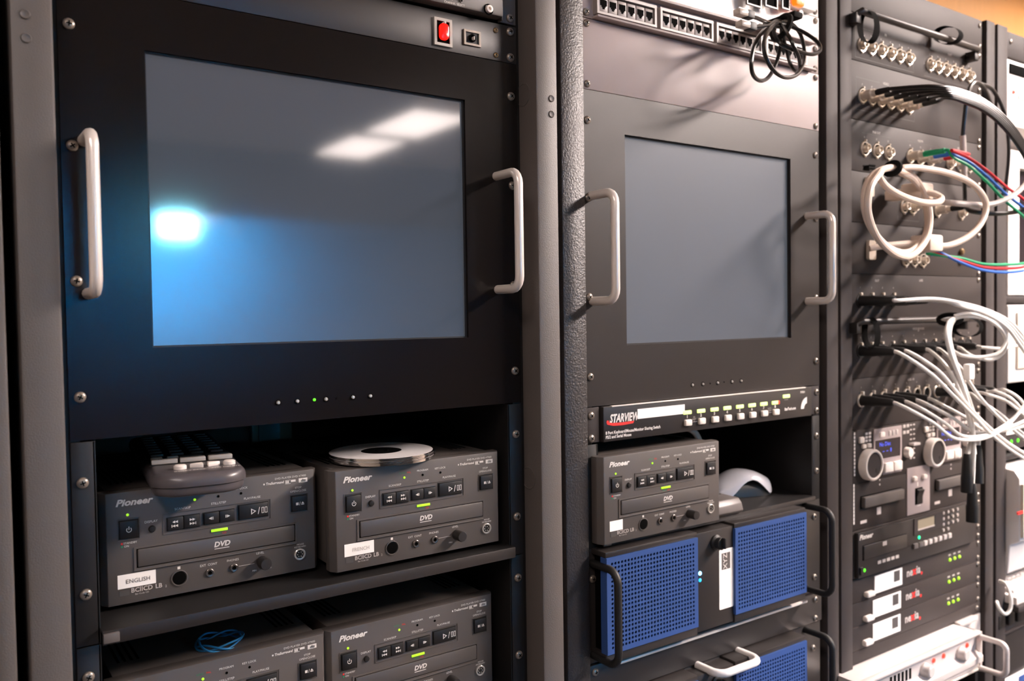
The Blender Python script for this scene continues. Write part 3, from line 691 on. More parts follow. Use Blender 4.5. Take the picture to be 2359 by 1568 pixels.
# blank panel
ZB0, ZB1 = Z2+.4005, Z2+.4890-.0004
t = thing('blank_panel', 'plain grey two-unit blank panel above the smaller monitor', 'panel', (C2, 0, ZB0))
b = MB(); b.box(C2-.2413, C2+.2413, -.0006, .0025, ZB0, ZB1, .0006); b.build('plate', 'panel_grey', t)
for x in (L2, R2):
    for z in (ZB0+.0064, ZB1-.0064): screw(t, x, z, -.0006, .95)
# patch panel
ZP0 = ZB1+.0012; ZP1 = ZP0+.0435
t = thing('network_patchbay', 'light grey network patch panel with four blocks of six sockets', 'patch panel', (C2, 0, ZP0))
b = MB(); b.box(C2-.2413, C2+.2413, 0, .0025, ZP0, ZP1, .0005); b.box(C2-.222, C2+.222, -.011, .0005, ZP0, ZP0+.0028, .0006); b.box(C2-.222, C2+.222, -.011, .0005, ZP1-.0028, ZP1, .0006); b.build('plate', 'panel_grey', t)
zc = .4950
def port_mesh():
    b = MB(); b.box(-.0072, .0072, -.0065, 0, -.0095, .0092, .0006); b.build
    return b.mesh('port', 'port_grey')
PORT = port_mesh()
b = MB(); b.prism([(-.0056, .0052), (.0056, .0052), (.0056, -.0022), (.0034, -.0022), (.0034, -.0042), (.0019, -.0042), (.0019, -.0064), (-.0019, -.0064), (-.0019, -.0042), (-.0034, -.0042), (-.0034, -.0022), (-.0056, -.0022)], -.0068, -.0050); PHOLE = b.mesh('port_opening', 'hole_black')
grp = [[1389.7, 1411, 1432.5, 1453, 1473.9, 1495], [1534, 1553.4, 1572, 1590.8, 1608.5, 1627], [1662, 1679, 1695, 1711.7, 1727, 1742], [1775, 1790, 1805.6, 1819, 1832, 1846]]
for g_ in grp:
    xs = [at(px, 12+(px-1389.7)*.279, -.006).x for px in g_]
    b = MB(); b.frame(xs[0]-.0120, xs[-1]+.0120, zc-.0135, zc+.0150, xs[0]-.0085, xs[-1]+.0085, zc-.0105, zc+.0110, -.0085, 0); b.build('block_frame', 'port_grey', t)
    for k in range(6):
        x = xs[0]+(xs[-1]-xs[0])*k/5
        p = link_copy(PORT, 'port', t, (x, 0, zc)); q = bpy.data.objects.new('port_opening', PHOLE); COL.objects.link(q); q.parent = p
for x in (L2, R2):
    for z in (ZP0+.0064, ZP1-.0064): screw(t, x, z)
# bright strip panel and the unit above it
ZS1 = ZP1+.0440
t = thing('label_strip_panel', 'white one-unit blank panel above the network sockets', 'panel', (C2, 0, ZP1+.0012))
b = MB(); b.box(C2-.2413, C2+.2413, -.001, .0025, ZP1+.0012, ZS1-.001, .0006); b.box(C2-.224, C2+.224, -.008, 0, ZP1+.0012, ZP1+.0055, .001); b.build('plate', 'white_enamel', t)
for x in (L2, R2):
    for z in (ZP1+.0072, ZS1-.0072): screw(t, x, z, -.001)
t = thing('power_strip', 'white rack power strip with an orange pilot light at the top edge', 'power strip', (C2, .05, ZS1))
b = MB(); b.box(C2-.2413, C2+.2413, 0, .0025, ZS1+.0005, ZT-.005, .0006); b.box(C2-.220, C2+.220, -.012, .15, ZS1+.0015, ZT-.008, .0015); b.build('body', 'white_enamel', t)
p = at(1833, 12, -.012)
b = MB(); b.prism(rrect(p.x-.0100, p.x+.0100, p.z-.0035, p.z+.0230, .004), -.0205, -.012, b=.0015); b.build('pilot_light', 'led_orange', t)
b = MB(); b.lathe((p.x+.001, -.012, p.z-.0145), [(.0085, 0), (.0085, .003), (.006, .004), (.0055, .009), (.003, .0095), (0, .0095)], 'Y', 18); b.build('fuse_holder', 'grey_box', t)
for px, py, wpx in ((1735, 2, .014), (1775, 6, .012), (1808, 10, .007)):
    q = at(px, py, -.012)
    b = MB(); b.frame(q.x-wpx-.002, q.x+wpx+.002, q.z-.008, q.z+.018, q.x-wpx, q.x+wpx, q.z-.006, q.z+.016, -.0145, -.0115); b.box(q.x-wpx, q.x+wpx, -.0122, -.0110, q.z-.006, q.z+.016, mi=1); b.build('outlet', ['grey_box', 'hole_black'], t)
for x in (L2, R2): screw(t, x, ZS1+.0078); screw(t, x, ZS1+.040)

# coil of black patch cord hanging on the patch panel ---------------------
t = thing('black_cable_coil', 'coil of black patch cord tied with a strap in front of the network sockets', 'cable', tuple(at(1795, 90, -.06)))
def P3(L): return [tuple(at(x, y, Y)) for x, y, Y in L]
loops = [
    [(1795, 50, -.055), (1768, 62, -.07), (1742, 95, -.085), (1731, 140, -.09), (1735, 172, -.085), (1752, 186, -.07), (1772, 176, -.045), (1790, 140, -.03), (1800, 90, -.04)],
    [(1797, 48, -.05), (1773, 68, -.08), (1760, 98, -.10), (1764, 130, -.11), (1782, 162, -.11), (1808, 178, -.105), (1835, 172, -.09), (1851, 145, -.07), (1852, 110, -.055), (1842, 75, -.045), (1820, 52, -.045)],
    [(1785, 60, -.045), (1784, 78, -.065), (1800, 102, -.08), (1835, 117, -.085), (1870, 125, -.085), (1889, 116, -.08), (1884, 98, -.07), (1858, 78, -.06), (1825, 62, -.05), (1803, 56, -.045)],
    [(1800, 60, -.05), (1815, 80, -.08), (1830, 108, -.09), (1842, 140, -.08), (1838, 165, -.06), (1822, 150, -.04), (1808, 100, -.04)]]
for L in loops:
    b = MB(); b.tube(smooth_path(P3(L), 7, True), .0028, 8, True); b.build('wire', 'cable_black', t)
for L in ([(1795, 55, -.05), (1770, 52, -.06), (1745, 42, -.07), (1727, 36, -.075)], [(1795, 62, -.05), (1770, 60, -.07), (1750, 62, -.075), (1732, 63, -.078)]):
    b = MB(); b.tube(smooth_path(P3(L), 5), .0028, 8); b.build('wire', 'cable_black', t)
    e = Vector(P3(L)[-1])
    b = MB(); b.box(e.x-.010, e.x+.004, e.y-.006, e.y+.006, e.z-.005, e.z+.005, .0012); b.build('boot', 'rubber_black', t)
    b = MB(); b.box(e.x-.026, e.x-.009, e.y-.0058, e.y+.0058, e.z-.004, e.z+.0042, .0006); b.box(e.x-.022, e.x-.006, e.y-.0015, e.y+.0015, e.z+.004, e.z+.0065); b.build('clear_plug', 'clear_plug', t)
c = at(1798, 55, -.055)
b = MB()
ringp = [c+Vector((.016*math.cos(a)*.5+.002, -.014*math.sin(a), .017*math.cos(a)-.004)) for a in [2*math.pi*k/18 for k in range(18)]]
b.tube(ringp, .0042, 8, True); b.build('strap', 'velcro_black', t)
c2_ = at(1800, 45, -.03)
b = MB(); b.box(c2_.x-.010, c2_.x+.010, -.06, -.004, c2_.z-.006, c2_.z+.003, .002); b.build('strap_tail', 'velcro_black', t)

# KVM switch --------------------------------------------------------------
ZK1 = Z2-.0012; ZK0 = ZK1-.0455; YK = -.005
t = thing('monitor_switch', 'black eight-port sharing switch with green lights below the smaller monitor', 'switch', (C2, .05, ZK0))
kx0, kx1 = .3665, .7965
b = MB(); b.box(kx0, kx1, YK, .17, ZK0, ZK1, .0012); b.build('case', 'panel_black', t)
b = MB(); b.box(kx0+.014, kx1-.016, YK-.0010, YK+.004, ZK1-.0012, ZK1+.0004, .0003); b.build('top_edge', 'satin_metal', t)
for s, a in ((-1, C2-.2413), (1, kx1+.0025)):
    b = MB(); b.box(a, a+.0225, -.0005, .0025, ZK0+.0005, ZK1, .0005); b.build('rack_ear', 'rack_dark', t)
for x in (L2, R2):
    for z in (-.0249, -.0540): screw(t, x, z, -.0005)
x0, x1 = at(1468.6, 950, YK).x, at(1577, 937, YK).x
b = MB(); b.box(x0, x1, YK-.0004, YK+.0001, -.0350, -.0220); b.build('sticker', 'label_paper', t)
xl, xr = at(1405, 965, YK).x, at(1466, 955, YK).x
T(t, 'STARVIEW', (xl+xr)/2+.001, -.0315, .0150, YK, shear=.28, bold=.00045, xs=.70, name='logo_lettering')
b = MB()
sw = [(xl-.0075+.0025, -.0325), (xl-.0060, -.0352), (xl-.0045, -.0380), (xl+.006, -.0404), (xl+.022, -.0408), (xr-.006, -.0398), (xr-.004, -.0368), (xl+.020, -.0372), (xl+.004, -.0366), (xl-.002, -.0350), (xl-.0020, -.0330)]
b.prism(sw, YK-.0004, YK+.0001); b.build('logo_swoosh', 'red_print', t)
tx = at(1395, 998.5, YK).x; tr = at(1524, 981, YK).x
T(t, '8 Port Keyboard/Mouse/Monitor Sharing Switch', tx, -.0490, .0056, YK, align='LEFT', bold=.00016, xs=(tr-tx)/.1120)
T(t, 'PS/2 and Serial Mouse', tx, -.0545, .0056, YK, align='LEFT', bold=.00016, xs=(tr-tx)/.1120)
for k, (px, py) in enumerate(((1583, 951), (1614.7, 947), (1645.5, 943), (1675, 939.4), (1704, 935.6), (1732, 931.7), (1759, 928), (1785.6, 924.4))):
    x = at(px, py, YK).x
    b = MB(); b.box(x-.0078, x+.0078, YK-.0014, YK+.001, -.0362, -.0310, .0008); b.build('port_light', 'led_key', t)
    if k == 7:
        b = MB(); b.box(x+.0050, x+.0092, YK-.0016, YK+.001, -.0362, -.0310, .0008); b.build('active_light', 'led_red', t)
    T(t, str(k+1), x, -.0395, .0058, YK, bold=.0002)
    b = MB(); b.box(x-.0064, x+.0064, YK-.0040, YK+.001, -.0520, -.0434, .0014); b.build('select_button', 'white_plastic', t)
for a, c_ in ((1583, 1614.7), (1759, 1785.6)):
    xm = (at(a, 951, YK).x+at(c_, 945, YK).x)/2 if a < 1700 else (at(a, 928, YK).x+at(c_, 924, YK).x)/2
    b = MB(); b.box(xm-.007, xm+.007, YK-.0003, YK+.0001, -.0480, -.0476); b.box(xm-.0002, xm+.0002, YK-.0003, YK+.0001, -.0480, -.0462); b.build('bracket_mark', 'grey_print', t)
    T(t, 'KB' if a < 1700 else 'AUTO', xm, -.0412, .0030, YK, m='grey_print'); T(t, 'RESET' if a < 1700 else 'SCAN', xm, -.0442, .0030, YK, m='grey_print')
x = at(1811, 912.7, YK).x
b = MB(); b.box(x-.0078, x+.0078, YK-.0014, YK+.001, -.0282, -.0230, .0008); b.build('power_light', 'led_key', t)
T(t, 'POWER', x, -.0310, .0026, YK, m='grey_print')
T(t, 'SV831', at(1849, 901, YK).x, -.0220, .0046, YK, bold=.0001)
T(t, 'StarTech.com', at(1824, 941, YK).x-.004, -.0455, .0062, YK, bold=.00018, xs=.78)
x = at(1858.5, 930, YK).x
arc = [(x, -.0300)]+[(x-.0150*math.sin(math.radians(a)), -.0480+.0175*math.cos(math.radians(a))) for a in range(0, 91, 15)]+[(x-.0070*math.sin(math.radians(a)), -.0480+.0080*math.cos(math.radians(a))) for a in range(90, -1, -15)]
b = MB(); b.prism(arc, YK-.0003, YK+.0001); b.build('arc_logo', 'white_print', t)

# shelf with mouse and grey box -------------------------------------------
S2 = -.1880
shelf('black shelf carrying the player, mouse and grey box', C2, S2, [(R2, z) for z in (-.0945, -.1500)], 0, yf=-.006, x0=C2-.220, x1=C2+.220, ear_top=ZK0-.002, lip=.0070)
players[4][0].location.z = S2+.0006
t = thing('computer_mouse', 'silver topped computer mouse standing on its dark base beside the player', 'mouse', (.79, .10, S2))
Mm = Matrix.Translation((.772, .060, S2)) @ Matrix.Rotation(math.radians(72), 4, 'Z')
def mouse_shell(top, side0, n=22, inset=0.0):
    tb = bmesh.new(); rows = []
    L, Wd = .115, .031
    for i in range(n+1):
        u = i/n; y = u*L; wd = (Wd-inset)*math.sqrt(max(0, 1-(2*u-1)**4))*.98+.001
        h = .006+.034*math.sin(math.pi*min(1, u*.86+.12))**.8
        base = side0(u)
        row = []
        for j in range(13):
            a = math.pi*j/12; row.append(tb.verts.new((-wd*math.cos(a), y, base+(max(h*top, base+.002)-base)*math.sin(a)**.75)))
        rows.append(row)
    for a, c_ in zip(rows, rows[1:]):
        for j in range(12): tb.faces.new((a[j], a[j+1], c_[j+1], c_[j]))
    for row in (rows[0], rows[-1]): tb.faces.new(row)
    for a, c_ in zip(rows, rows[1:]): tb.faces.new((a[0], c_[0], c_[12], a[12]))
    bmesh.ops.recalc_face_normals(tb, faces=tb.faces[:])
    return tb
b = MB(); b.add(mouse_shell(1.0, lambda u: .004+.024*math.sin(math.pi*min(1, max(0, (u-.12)/.62)))**1.2 if u < .74 else .004)); b.bm.transform(Mm); b.build('top_shell', 'mouse_silver', t, 80)
b = MB(); b.add(mouse_shell(.80, lambda u: .0005, inset=.004)); b.bm.transform(Mm); b.build('base', 'mouse_dark', t, 80)
b = MB(); b.tube(smooth_path([Mm @ Vector(q) for q in ((0, .112, .008), (0, .15, .004), (.02, .19, .003), (.06, .20, .003))], 6), .0018, 6); b.build('cord', 'cable_black', t)
t = thing('adapter_box', 'low grey box on the shelf between player and mouse', 'box', (.585, .03, S2))
b = MB(); b.prism([(-.010, .0005), (-.015, .006), (-.012, .016), (-.006, .0225), (.075, .0235), (.075, .0005)], .552, .6225, plane='YZ', b=.0012); b.build('body', 'grey_box', t)
b = MB(); b.box(.56, .615, .02, .06, .0236, .0243); b.build('top_label', 'dark_print', t)
for o in t.children: o.location.z = S2
t = thing('plug_stack', 'grey plug with cable standing behind the player beside the mouse', 'plug', (.66, .09, S2))
b = MB(); b.box(.640, .672, .09, .12, S2, S2+.055, .003); b.build('body', 'grey_box', t)
b = MB(); b.tube(smooth_path([(.655, .10, S2+.055), (.655, .10, S2+.09), (.64, .11, S2+.11), (.60, .14, S2+.115)], 5), .005, 8); b.build('cable', 'cream_plastic', t)

# server with blue mesh doors ----------------------------------------------
def mesh_door(parent, x0, x1, z0, z1, yf, depth, pitch=.0056, r=.00185, margin=.0045):
    """blue perforated panel: every hole is a real opening"""
    b = MB(); tb = bmesh.new(); nx = int((x1-x0-2*margin)/pitch); nz = int((z1-z0-2*margin)/pitch)
    gx0 = (x0+x1)/2-nx*pitch/2; gz0 = (z0+z1)/2-nz*pitch/2; V = {}
    def vg(i, j):
        if (i, j) not in V: V[i, j] = tb.verts.new((gx0+i*pitch, yf, gz0+j*pitch))
        return V[i, j]
    for i in range(nx):
        for j in range(nz):
            cx, cz = gx0+(i+.5)*pitch, gz0+(j+.5)*pitch
            o = [tb.verts.new((cx+r*math.cos(math.pi/4*k+math.pi/4), yf, cz+r*math.sin(math.pi/4*k+math.pi/4))) for k in range(8)]
            q = [tb.verts.new((v.co.x, yf+.0016, v.co.z)) for v in o]
            c4 = [vg(i+1, j+1), vg(i, j+1), vg(i, j), vg(i+1, j)]
            for s in range(4):
                a, m_, e = o[2*s], o[2*s+1], o[(2*s+2) % 8]; c0_, c1_ = c4[s], c4[(s+1) % 4]
                tb.faces.new((c0_, m_, a)); tb.faces.new((c0_, c1_, m_)); tb.faces.new((c1_, e, m_))
            for k in range(8): tb.faces.new((o[k], o[(k+1) % 8], q[(k+1) % 8], q[k]))
    gx1, gz1 = gx0+nx*pitch, gz0+nz*pitch
    bmesh.ops.recalc_face_normals(tb, faces=tb.faces[:])
    b.add(tb); b.frame(x0, x1, z0, z1, gx0, gx1, gz0, gz1, yf, yf+.0016)
    b.frame(x0, x1, z0, z1, x0+.0015, x1-.0015, z0+.0015, z1-.0015, yf+.0016, yf+depth)
    o = b.build('mesh_door', 'blue_mesh', parent)
    k = MB(); k.box(x0+.002, x1-.002, yf+.009, yf+.011, z0+.002, z1-.002); k.build('dust_filter', 'hole_black', o)  # black sheet standing in for the shade behind the holes
    return o
def server(label, z0, z1, screws, lights):
    t = thing('server', label, 'server', (C2, .1, z0))
    YD, YM = -.030, -.026
    b = MB(); b.box(C2-.2413, C2+.2413, 0, .003, z0, z1, .0006); b.build('front_plate', 'panel_black', t)
    b = MB(); b.box(.3615, .7920, .003, .40, z0+.001, z1-.001); b.build('case', 'cabinet_black', t)
    xa, xb, xc_, xd = .3475, .5110, .5870, .7480
    b = MB(); b.box(xb, xc_, YM, 0, z0+.010, z1-.002, .001); b.build('centre_bezel', 'panel_black', t)
    for a, c_ in ((xa, xb), (xc_, xd)):
        for q0, q1 in ((z1-.0060, z1+.001), (z0+.008, z0+.0200)): b = MB(); b.box(a, c_, YD+.002, 0, q0, q1, .001); b.build('door_rail', 'panel_black', t)
        mesh_door(t, a, c_, z0+.0200, z1-.0060, YD, .012); b = MB(); b.box(a+.006, c_-.002, YD+.012, 0, z0+.0200, z1-.006); b.build('door_backing', 'hole_black', t)
    bar_handle(t, .3480, z0+.012, z1-.018, 'rubber_black', .0050, .050, 0, 'handle', .016); bar_handle(t, .7830, z0+.012, z1-.006, 'rubber_black', .0050, .050, 0, 'handle', .016)
    xm = at(1648, 1243, YM).x; zm = z1-.0195
    b = MB(); b.lathe((xm, YM, zm), [(.0105, 0), (.0105, .003), (.008, .005), (.0075, .010), (.0, .010)], 'Y', 20); lk = b.build('door_lock', 'rubber_black', t)
    b = MB(); b.lathe((xm, YM-.009, zm), [(.0085, 0), (.0085, .003), (.0070, .004), (0, .004)], 'Y', 18); b.box(xm-.0018, xm+.0018, YM-.019, YM-.012, zm-.006, zm+.009, .0015); b.build('lock_key', 'rubber_black', lk)
    for x, z in screws: screw(t, x, z)
    if lights:
        xx, zz = at(1612, 1320, YM).x, at(1612, 1320, YM).z
        b = MB(); b.lathe((xx, YM, zz), [(.0028, 0), (.0028, .001), (.0016, .0022), (0, .0026)], 'Y', 12); b.build('power_light', 'led_blue', t)
        zz = at(1611, 1336, YM).z
        b = MB(); b.lathe((xx, YM, zz), [(.0024, 0), (.0024, .001), (.0014, .0018), (0, .002)], 'Y', 12); b.build('disk_light', 'led_cyan', t)
        x0, x1 = at(1656.5, 1330, YM).x, at(1689, 1325, YM).x; zt_, zb_ = at(1673, 1263, YM).z, at(1673, 1400, YM).z
        b = MB(); b.prism(rrect(x0, x1, zb_, zt_, .002), YM-.0005, YM+.0001); b.build('sticker', 'label_paper', t)
        b = MB(); b.box(x0+.005, x1-.007, YM-.0007, YM, zt_-.0285, zt_-.0055); b.build('sticker_block', 'grey_box', t)
        T(t, 'XYZ', (x0+x1)/2-.0025, zt_-.0170, .0115, YM-.0008, rot=math.pi/2, bold=.0001, name='sticker_lettering')
    return t
SV1, SV0 = -.1955, -.3440
server('black server with blue mesh doors, lit blue lights and white sticker', SV0, SV1, [(L2, SX(1360, 1334)), (L2, SX(1360, 1510)), (R2-.006, SX(1872, 1190)), (R2-.006, SX(1870, 1330))], True)
# drawer with white handle
ZD1, ZD0 = -.3455, -.3905
t = thing('sliding_drawer', 'black drawer front with a white bow handle below the blue server', 'drawer', (C2, 0, ZD0))
b = MB(); b.box(C2-.2413, C2+.2413, -.003, .003, ZD0, ZD1, .0008); b.build('front', 'panel_black', t)
b = MB(); b.box(.385, .775, -.012, -.003, ZD1-.0050, ZD1-.0012, .0012); b.build('top_trim', 'satin_metal', t)
hp = [at(1606, 1529, -.003), at(1699, 1500, -.003)]; hz = (hp[0].z+hp[1].z)/2; hx0, hx1 = hp[0].x, hp[1].x
P = [(hx0, -.003, hz), (hx0, -.018, hz)]+[(hx0+.016-.016*math.cos(math.pi/2*k/5), -.030-.016*math.sin(math.pi/2*k/5), hz) for k in range(6)]+[(hx1-.016+.016*math.sin(math.pi/2*k/5), -.030-.016*math.cos(math.pi/2*k/5), hz) for k in range(6)]+[(hx1, -.018, hz), (hx1, -.003, hz)]
b = MB(); b.tube(P, .0055, 12); b.build('handle', 'white_enamel', t)
for s in (L2, R2-.008):
    for z in (SX(1869, 1386)+.004, SX(1868, 1430)+.004): screw(t, s, z, -.003)
server('second blue mesh server, cut off by the bottom edge', ZD0-.002-.1525, ZD0-.002, [(L2, -.4400), (R2-.010, SX(1864, 1495))], False)

# ================================================================== rack 3
XA, XB = X3L1-.012, 1.3310
XS = 1.3203
def plate3(name, label, cat, z0, z1, m='panel_charcoal', y=0.0, screws=True):
    t = thing(name, label, cat, ((XA+XB)/2, 0, z0))
    b = MB(); b.box(XA, XB, y-.0005, .003, z0+.0004, z1-.0004, .0006); b.build('plate', m, t)
    if screws:
        for z in (z0+.0064, z1-.0064): screw(t, XS, z, y-.0005, .95); screw(t, XA+.006, z, y-.0005, .95)
    return t
b = MB(); b.lathe((0, 0, 0), [(.0120, 0), (.0120, .0020), (.0112, .0028), (.0098, .0026), (.0096, .0004)], 'Y', 20)
b.lathe((0, 0, 0), [(.0096, 0), (.0096, .0005), (0, .0005)], 'Y', 20, mi=1)
b.lathe((0, 0, 0), [(.0066, 0), (.0066, .0090), (.0060, .0095), (.0050, .0092), (.0048, .0020)], 'Y', 18)
b.lathe((0, 0, 0), [(.0049, 0), (.0049, .0022), (0, .0022)], 'Y', 16, mi=1)
b.lathe((0, 0, 0), [(.0021, 0), (.0021, .0070), (.0008, .0072), (0, .0060)], 'Y', 10)
b.box(-.0010, .0010, -.0045, 0, .0118, .0145); b.box(-.0010, .0010, -.0030, 0, -.0140, -.0118); BNC = b.mesh('video_socket', ['nickel', 'hole_black'])
b = MB(); b.lathe((0, 0, 0), [(.0118, 0), (.0118, .0015), (.0100, .0018), (.0096, .0006), (0, .0006)], 'Y', 20); b.box(-.0022, .0022, -.0045, 0, .0095, .0140, .0005, mi=1); XLR = b.mesh('audio_socket', ['rubber_black', 'nickel'])
b = MB(); b.lathe((0, 0, 0), [(.0116, 0), (.0116, .0020), (.0106, .0028), (.0094, .0024), (.0092, .0004), (0, .0004)], 'Y', 20, mi=1); b.lathe((0, 0, 0), [(.0090, 0), (.0090, .0008), (0, .0008)], 'Y', 16); b.box(-.0018, .0018, -.0055, 0, .0108, .0150, .0005, mi=1); XLRM = b.mesh('audio_socket', ['hole_black', 'nickel'])
def sock(t, me, x, z, y=-.0005): return link_copy(me, me.name.split('.')[0], t, (x, y, z))
def mark(t, name, m, rects, y=-.0007):
    if len(rects) <= 2:
        for x0, x1, z0, z1 in rects: b = MB(); b.box(x0, x1, y, -.0004, z0, z1); b.build(name, m, t)
        return
    b = MB()
    for x0, x1, z0, z1 in rects: b.box(x0, x1, y, -.0004, z0, z1)
    b.build(name, m, t)
def outline(t, x0, x1, z0, z1, gap=None):
    w_ = .0006; R = [(x0, x1, z0, z0+w_), (x0, x0+w_, z0, z1), (x1-w_, x1, z0, z1)]
    R += [(x0, x1, z1-w_, z1)] if gap is None else [(x0, gap[0], z1-w_, z1), (gap[1], x1, z1-w_, z1)]
    mark(t, 'outline', 'dark_print', R)
ZR = [.6530, .5900, .5130, .4170, .3330, .2490, .1640, .0790, -.0100, -.0950, -.1850, -.2630, -.3440]
# header
t = plate3('blank_panel', 'grey blank panel at the top of the connector rack', 'panel', ZR[1], ZR[0], 'panel_charcoal', screws=False)
for px, py in ((2265, 55),): q = at(px, py); screw(t, XS+.002, ZR[0]-.012, -.0005, .9); screw(t, XS+.002, ZR[1]+.012, -.0005, .9)
# 12 BNC
t = plate3('video_patch_panel', 'connector panel with two rows of six bare video sockets under the top rod', 'connector panel', ZR[2], ZR[1])
zc = .5405
for k, L in enumerate(((1984, 2006, 2028.5, 2049, 2070.7, 2092), (2140.8, 2159, 2178.4, 2196, 2213.6, 2231))):
    xs = [at(px, 96+(px-1984)*.355).x for px in L]
    for j in range(6):
        x = xs[0]+(xs[-1]-xs[0])*j/5; sock(t, BNC, x, zc); T(t, str(j+1), x, zc+.0185, .0042, -.0005, m='grey_print')
    outline(t, xs[0]-.018, xs[-1]+.016, zc-.022, zc+.028, ((xs[0]+xs[-1])/2-.018, (xs[0]+xs[-1])/2+.018)); T(t, 'IN' if k == 0 else 'OUT', (xs[0]+xs[-1])/2, zc+.028, .0060, -.0005, m='grey_print')
# 6 BNC with cables
t = plate3('video_patch_panel', 'connector panel whose six sockets carry black video cables', 'connector panel', ZR[3], ZR[2])
zr2 = .4575; R2X = [at(px, 214+(px-1985.6)*.34).x for px in (1985.6, 2007.5, 2029, 2051, 2073, 2094)]
for x in R2X: sock(t, BNC, x, zr2)
for j, x in enumerate(R2X): T(t, str(j+7), x, zr2+.0185, .0042, -.0005, m='grey_print')
outline(t, R2X[0]-.018, R2X[-1]+.016, zr2-.024, zr2+.029, (R2X[2]-.005, R2X[3]+.005)); T(t, 'VIDEO', (R2X[2]+R2X[3])/2, zr2+.029, .0060, -.0005, m='grey_print')
# 9 BNC
t = plate3('video_patch_panel', 'connector panel with three groups of three sockets, the middle ones in use', 'connector panel', ZR[4], ZR[3])
zr3 = .3715; R3X = []
for L, nm in (((1990.8, 2045.3), 'RGB OUT'), ((2095.8, 2143), 'RGB IN'), ((2187, 2232), 'VIDEO')):
    a, c_ = at(L[0], 350).x, at(L[1], 360).x
    for j in range(3):
        x = a+(c_-a)*j/2; R3X.append(x); sock(t, BNC, x, zr3); T(t, 'RGB'[j], x, zr3+.0190, .0045, -.0005, m='grey_print')
    T(t, nm, (a+c_)/2, zr3+.030, .0058, -.0005, m='grey_print', xs=.9); mark(t, 'outline', 'dark_print', [(a-.008, c_+.008, zr3+.0255, zr3+.0260)])
# VGA + BNC panel
t = plate3('video_patch_panel', 'connector panel behind the upper part of the beige cable coil', 'connector panel', ZR[5], ZR[4])
zr4 = .2830; R4X = [at(px, 485).x for px in (2082, 2102, 2159, 2214)]
for x in R4X: sock(t, BNC, x, zr4)
b = MB(); b.prism(rrect(at(1999, 450).x-.010, at(1999, 450).x+.010, zr4+.010, zr4+.042, .003), -.006, 0); b.build('monitor_socket', 'nickel', t)
outline(t, R4X[0]-.02, R4X[1]+.02, zr4-.024, zr4+.02)
# second VGA panel
t = plate3('video_patch_panel', 'connector panel with the beige monitor plug and red green blue leads', 'connector panel', ZR[6], ZR[5])
zr5 = .2040; xv = at(2003, 575).x
b = MB(); b.prism(rrect(xv-.010, xv+.010, zr5-.016, zr5+.016, .003), -.006, 0); b.build('monitor_socket', 'nickel', t)
R5X = [at(px, 590).x for px in (2085, 2105, 2125)]
for x in R5X: sock(t, BNC, x, zr5-.013)
x5 = at(2212, 590).x
for z in (zr5+.006, zr5-.012): b = MB(); b.lathe((x5, -.0005, z), [(.006, 0), (.006, .004), (.004, .006), (0, .006)], 'Y', 12); b.build('gold_jack', 'screw_brass', t)
# XLR panels
t = plate3('audio_patch_panel', 'audio panel with one group of four plugged sockets above the lower rod', 'connector panel', ZR[7], ZR[6])
zx1 = .1190; XX1 = [at(px, 690).x for px in (1981, 2007, 2032, 2057)]
for x in XX1: sock(t, XLR, x, zx1)
for j, x in enumerate(XX1): T(t, str(j+1), x, zx1+.022, .0045, -.0005, m='grey_print')
T(t, 'OUT', (XX1[1]+XX1[2])/2, zx1+.034, .0060, -.0005, m='grey_print'); T(t, 'LINE', at(2121, 645).x, ZR[6]-.009, .0060, -.0005, m='grey_print')
t = plate3('audio_patch_panel', 'audio panel with a long row of plugged sockets under the lower rod', 'connector panel', ZR[8], ZR[7])
zx2 = .0360; XX2 = [at(px, 812).x for px in (1982, 2006, 2030, 2055, 2080, 2104, 2128, 2151, 2172, 2192, 2212, 2230)]
for x in XX2: sock(t, XLR, x, zx2)
for j, x in enumerate(XX2): T(t, str(j+1), x, zx2+.022, .0042, -.0005, m='grey_print')
T(t, 'MICROPHONE', at(2115, 757).x, ZR[7]-.010, .0058, -.0005, m='grey_print'); mark(t, 'outline', 'dark_print', [(XX2[0]-.012, at(2085, 770).x, zx2+.0295, zx2+.030), (at(2135, 770).x, XX2[-1]+.012, zx2+.0295, zx2+.030)])
T(t, 'IN', at(2115, 768).x, zx2+.030, .0055, -.0005, m='grey_print')
t = plate3('audio_patch_panel', 'audio panel with two empty metal rimmed sockets above the jog wheels', 'connector panel', ZR[9], ZR[8])
zx3 = -.0465; XX3 = [at(px, 915).x for px in (1983, 2009, 2035, 2062, 2088, 2111, 2133, 2157, 2178, 2198, 2217, 2235)]
for x in XX3: sock(t, XLRM, x, zx3)
for j, x in enumerate(XX3): T(t, str(j+1), x, zx3+.021, .0042, -.0005, m='grey_print')
T(t, 'LINE  IN', at(2098, 868).x, ZR[8]-.010, .0058, -.0005, m='grey_print')

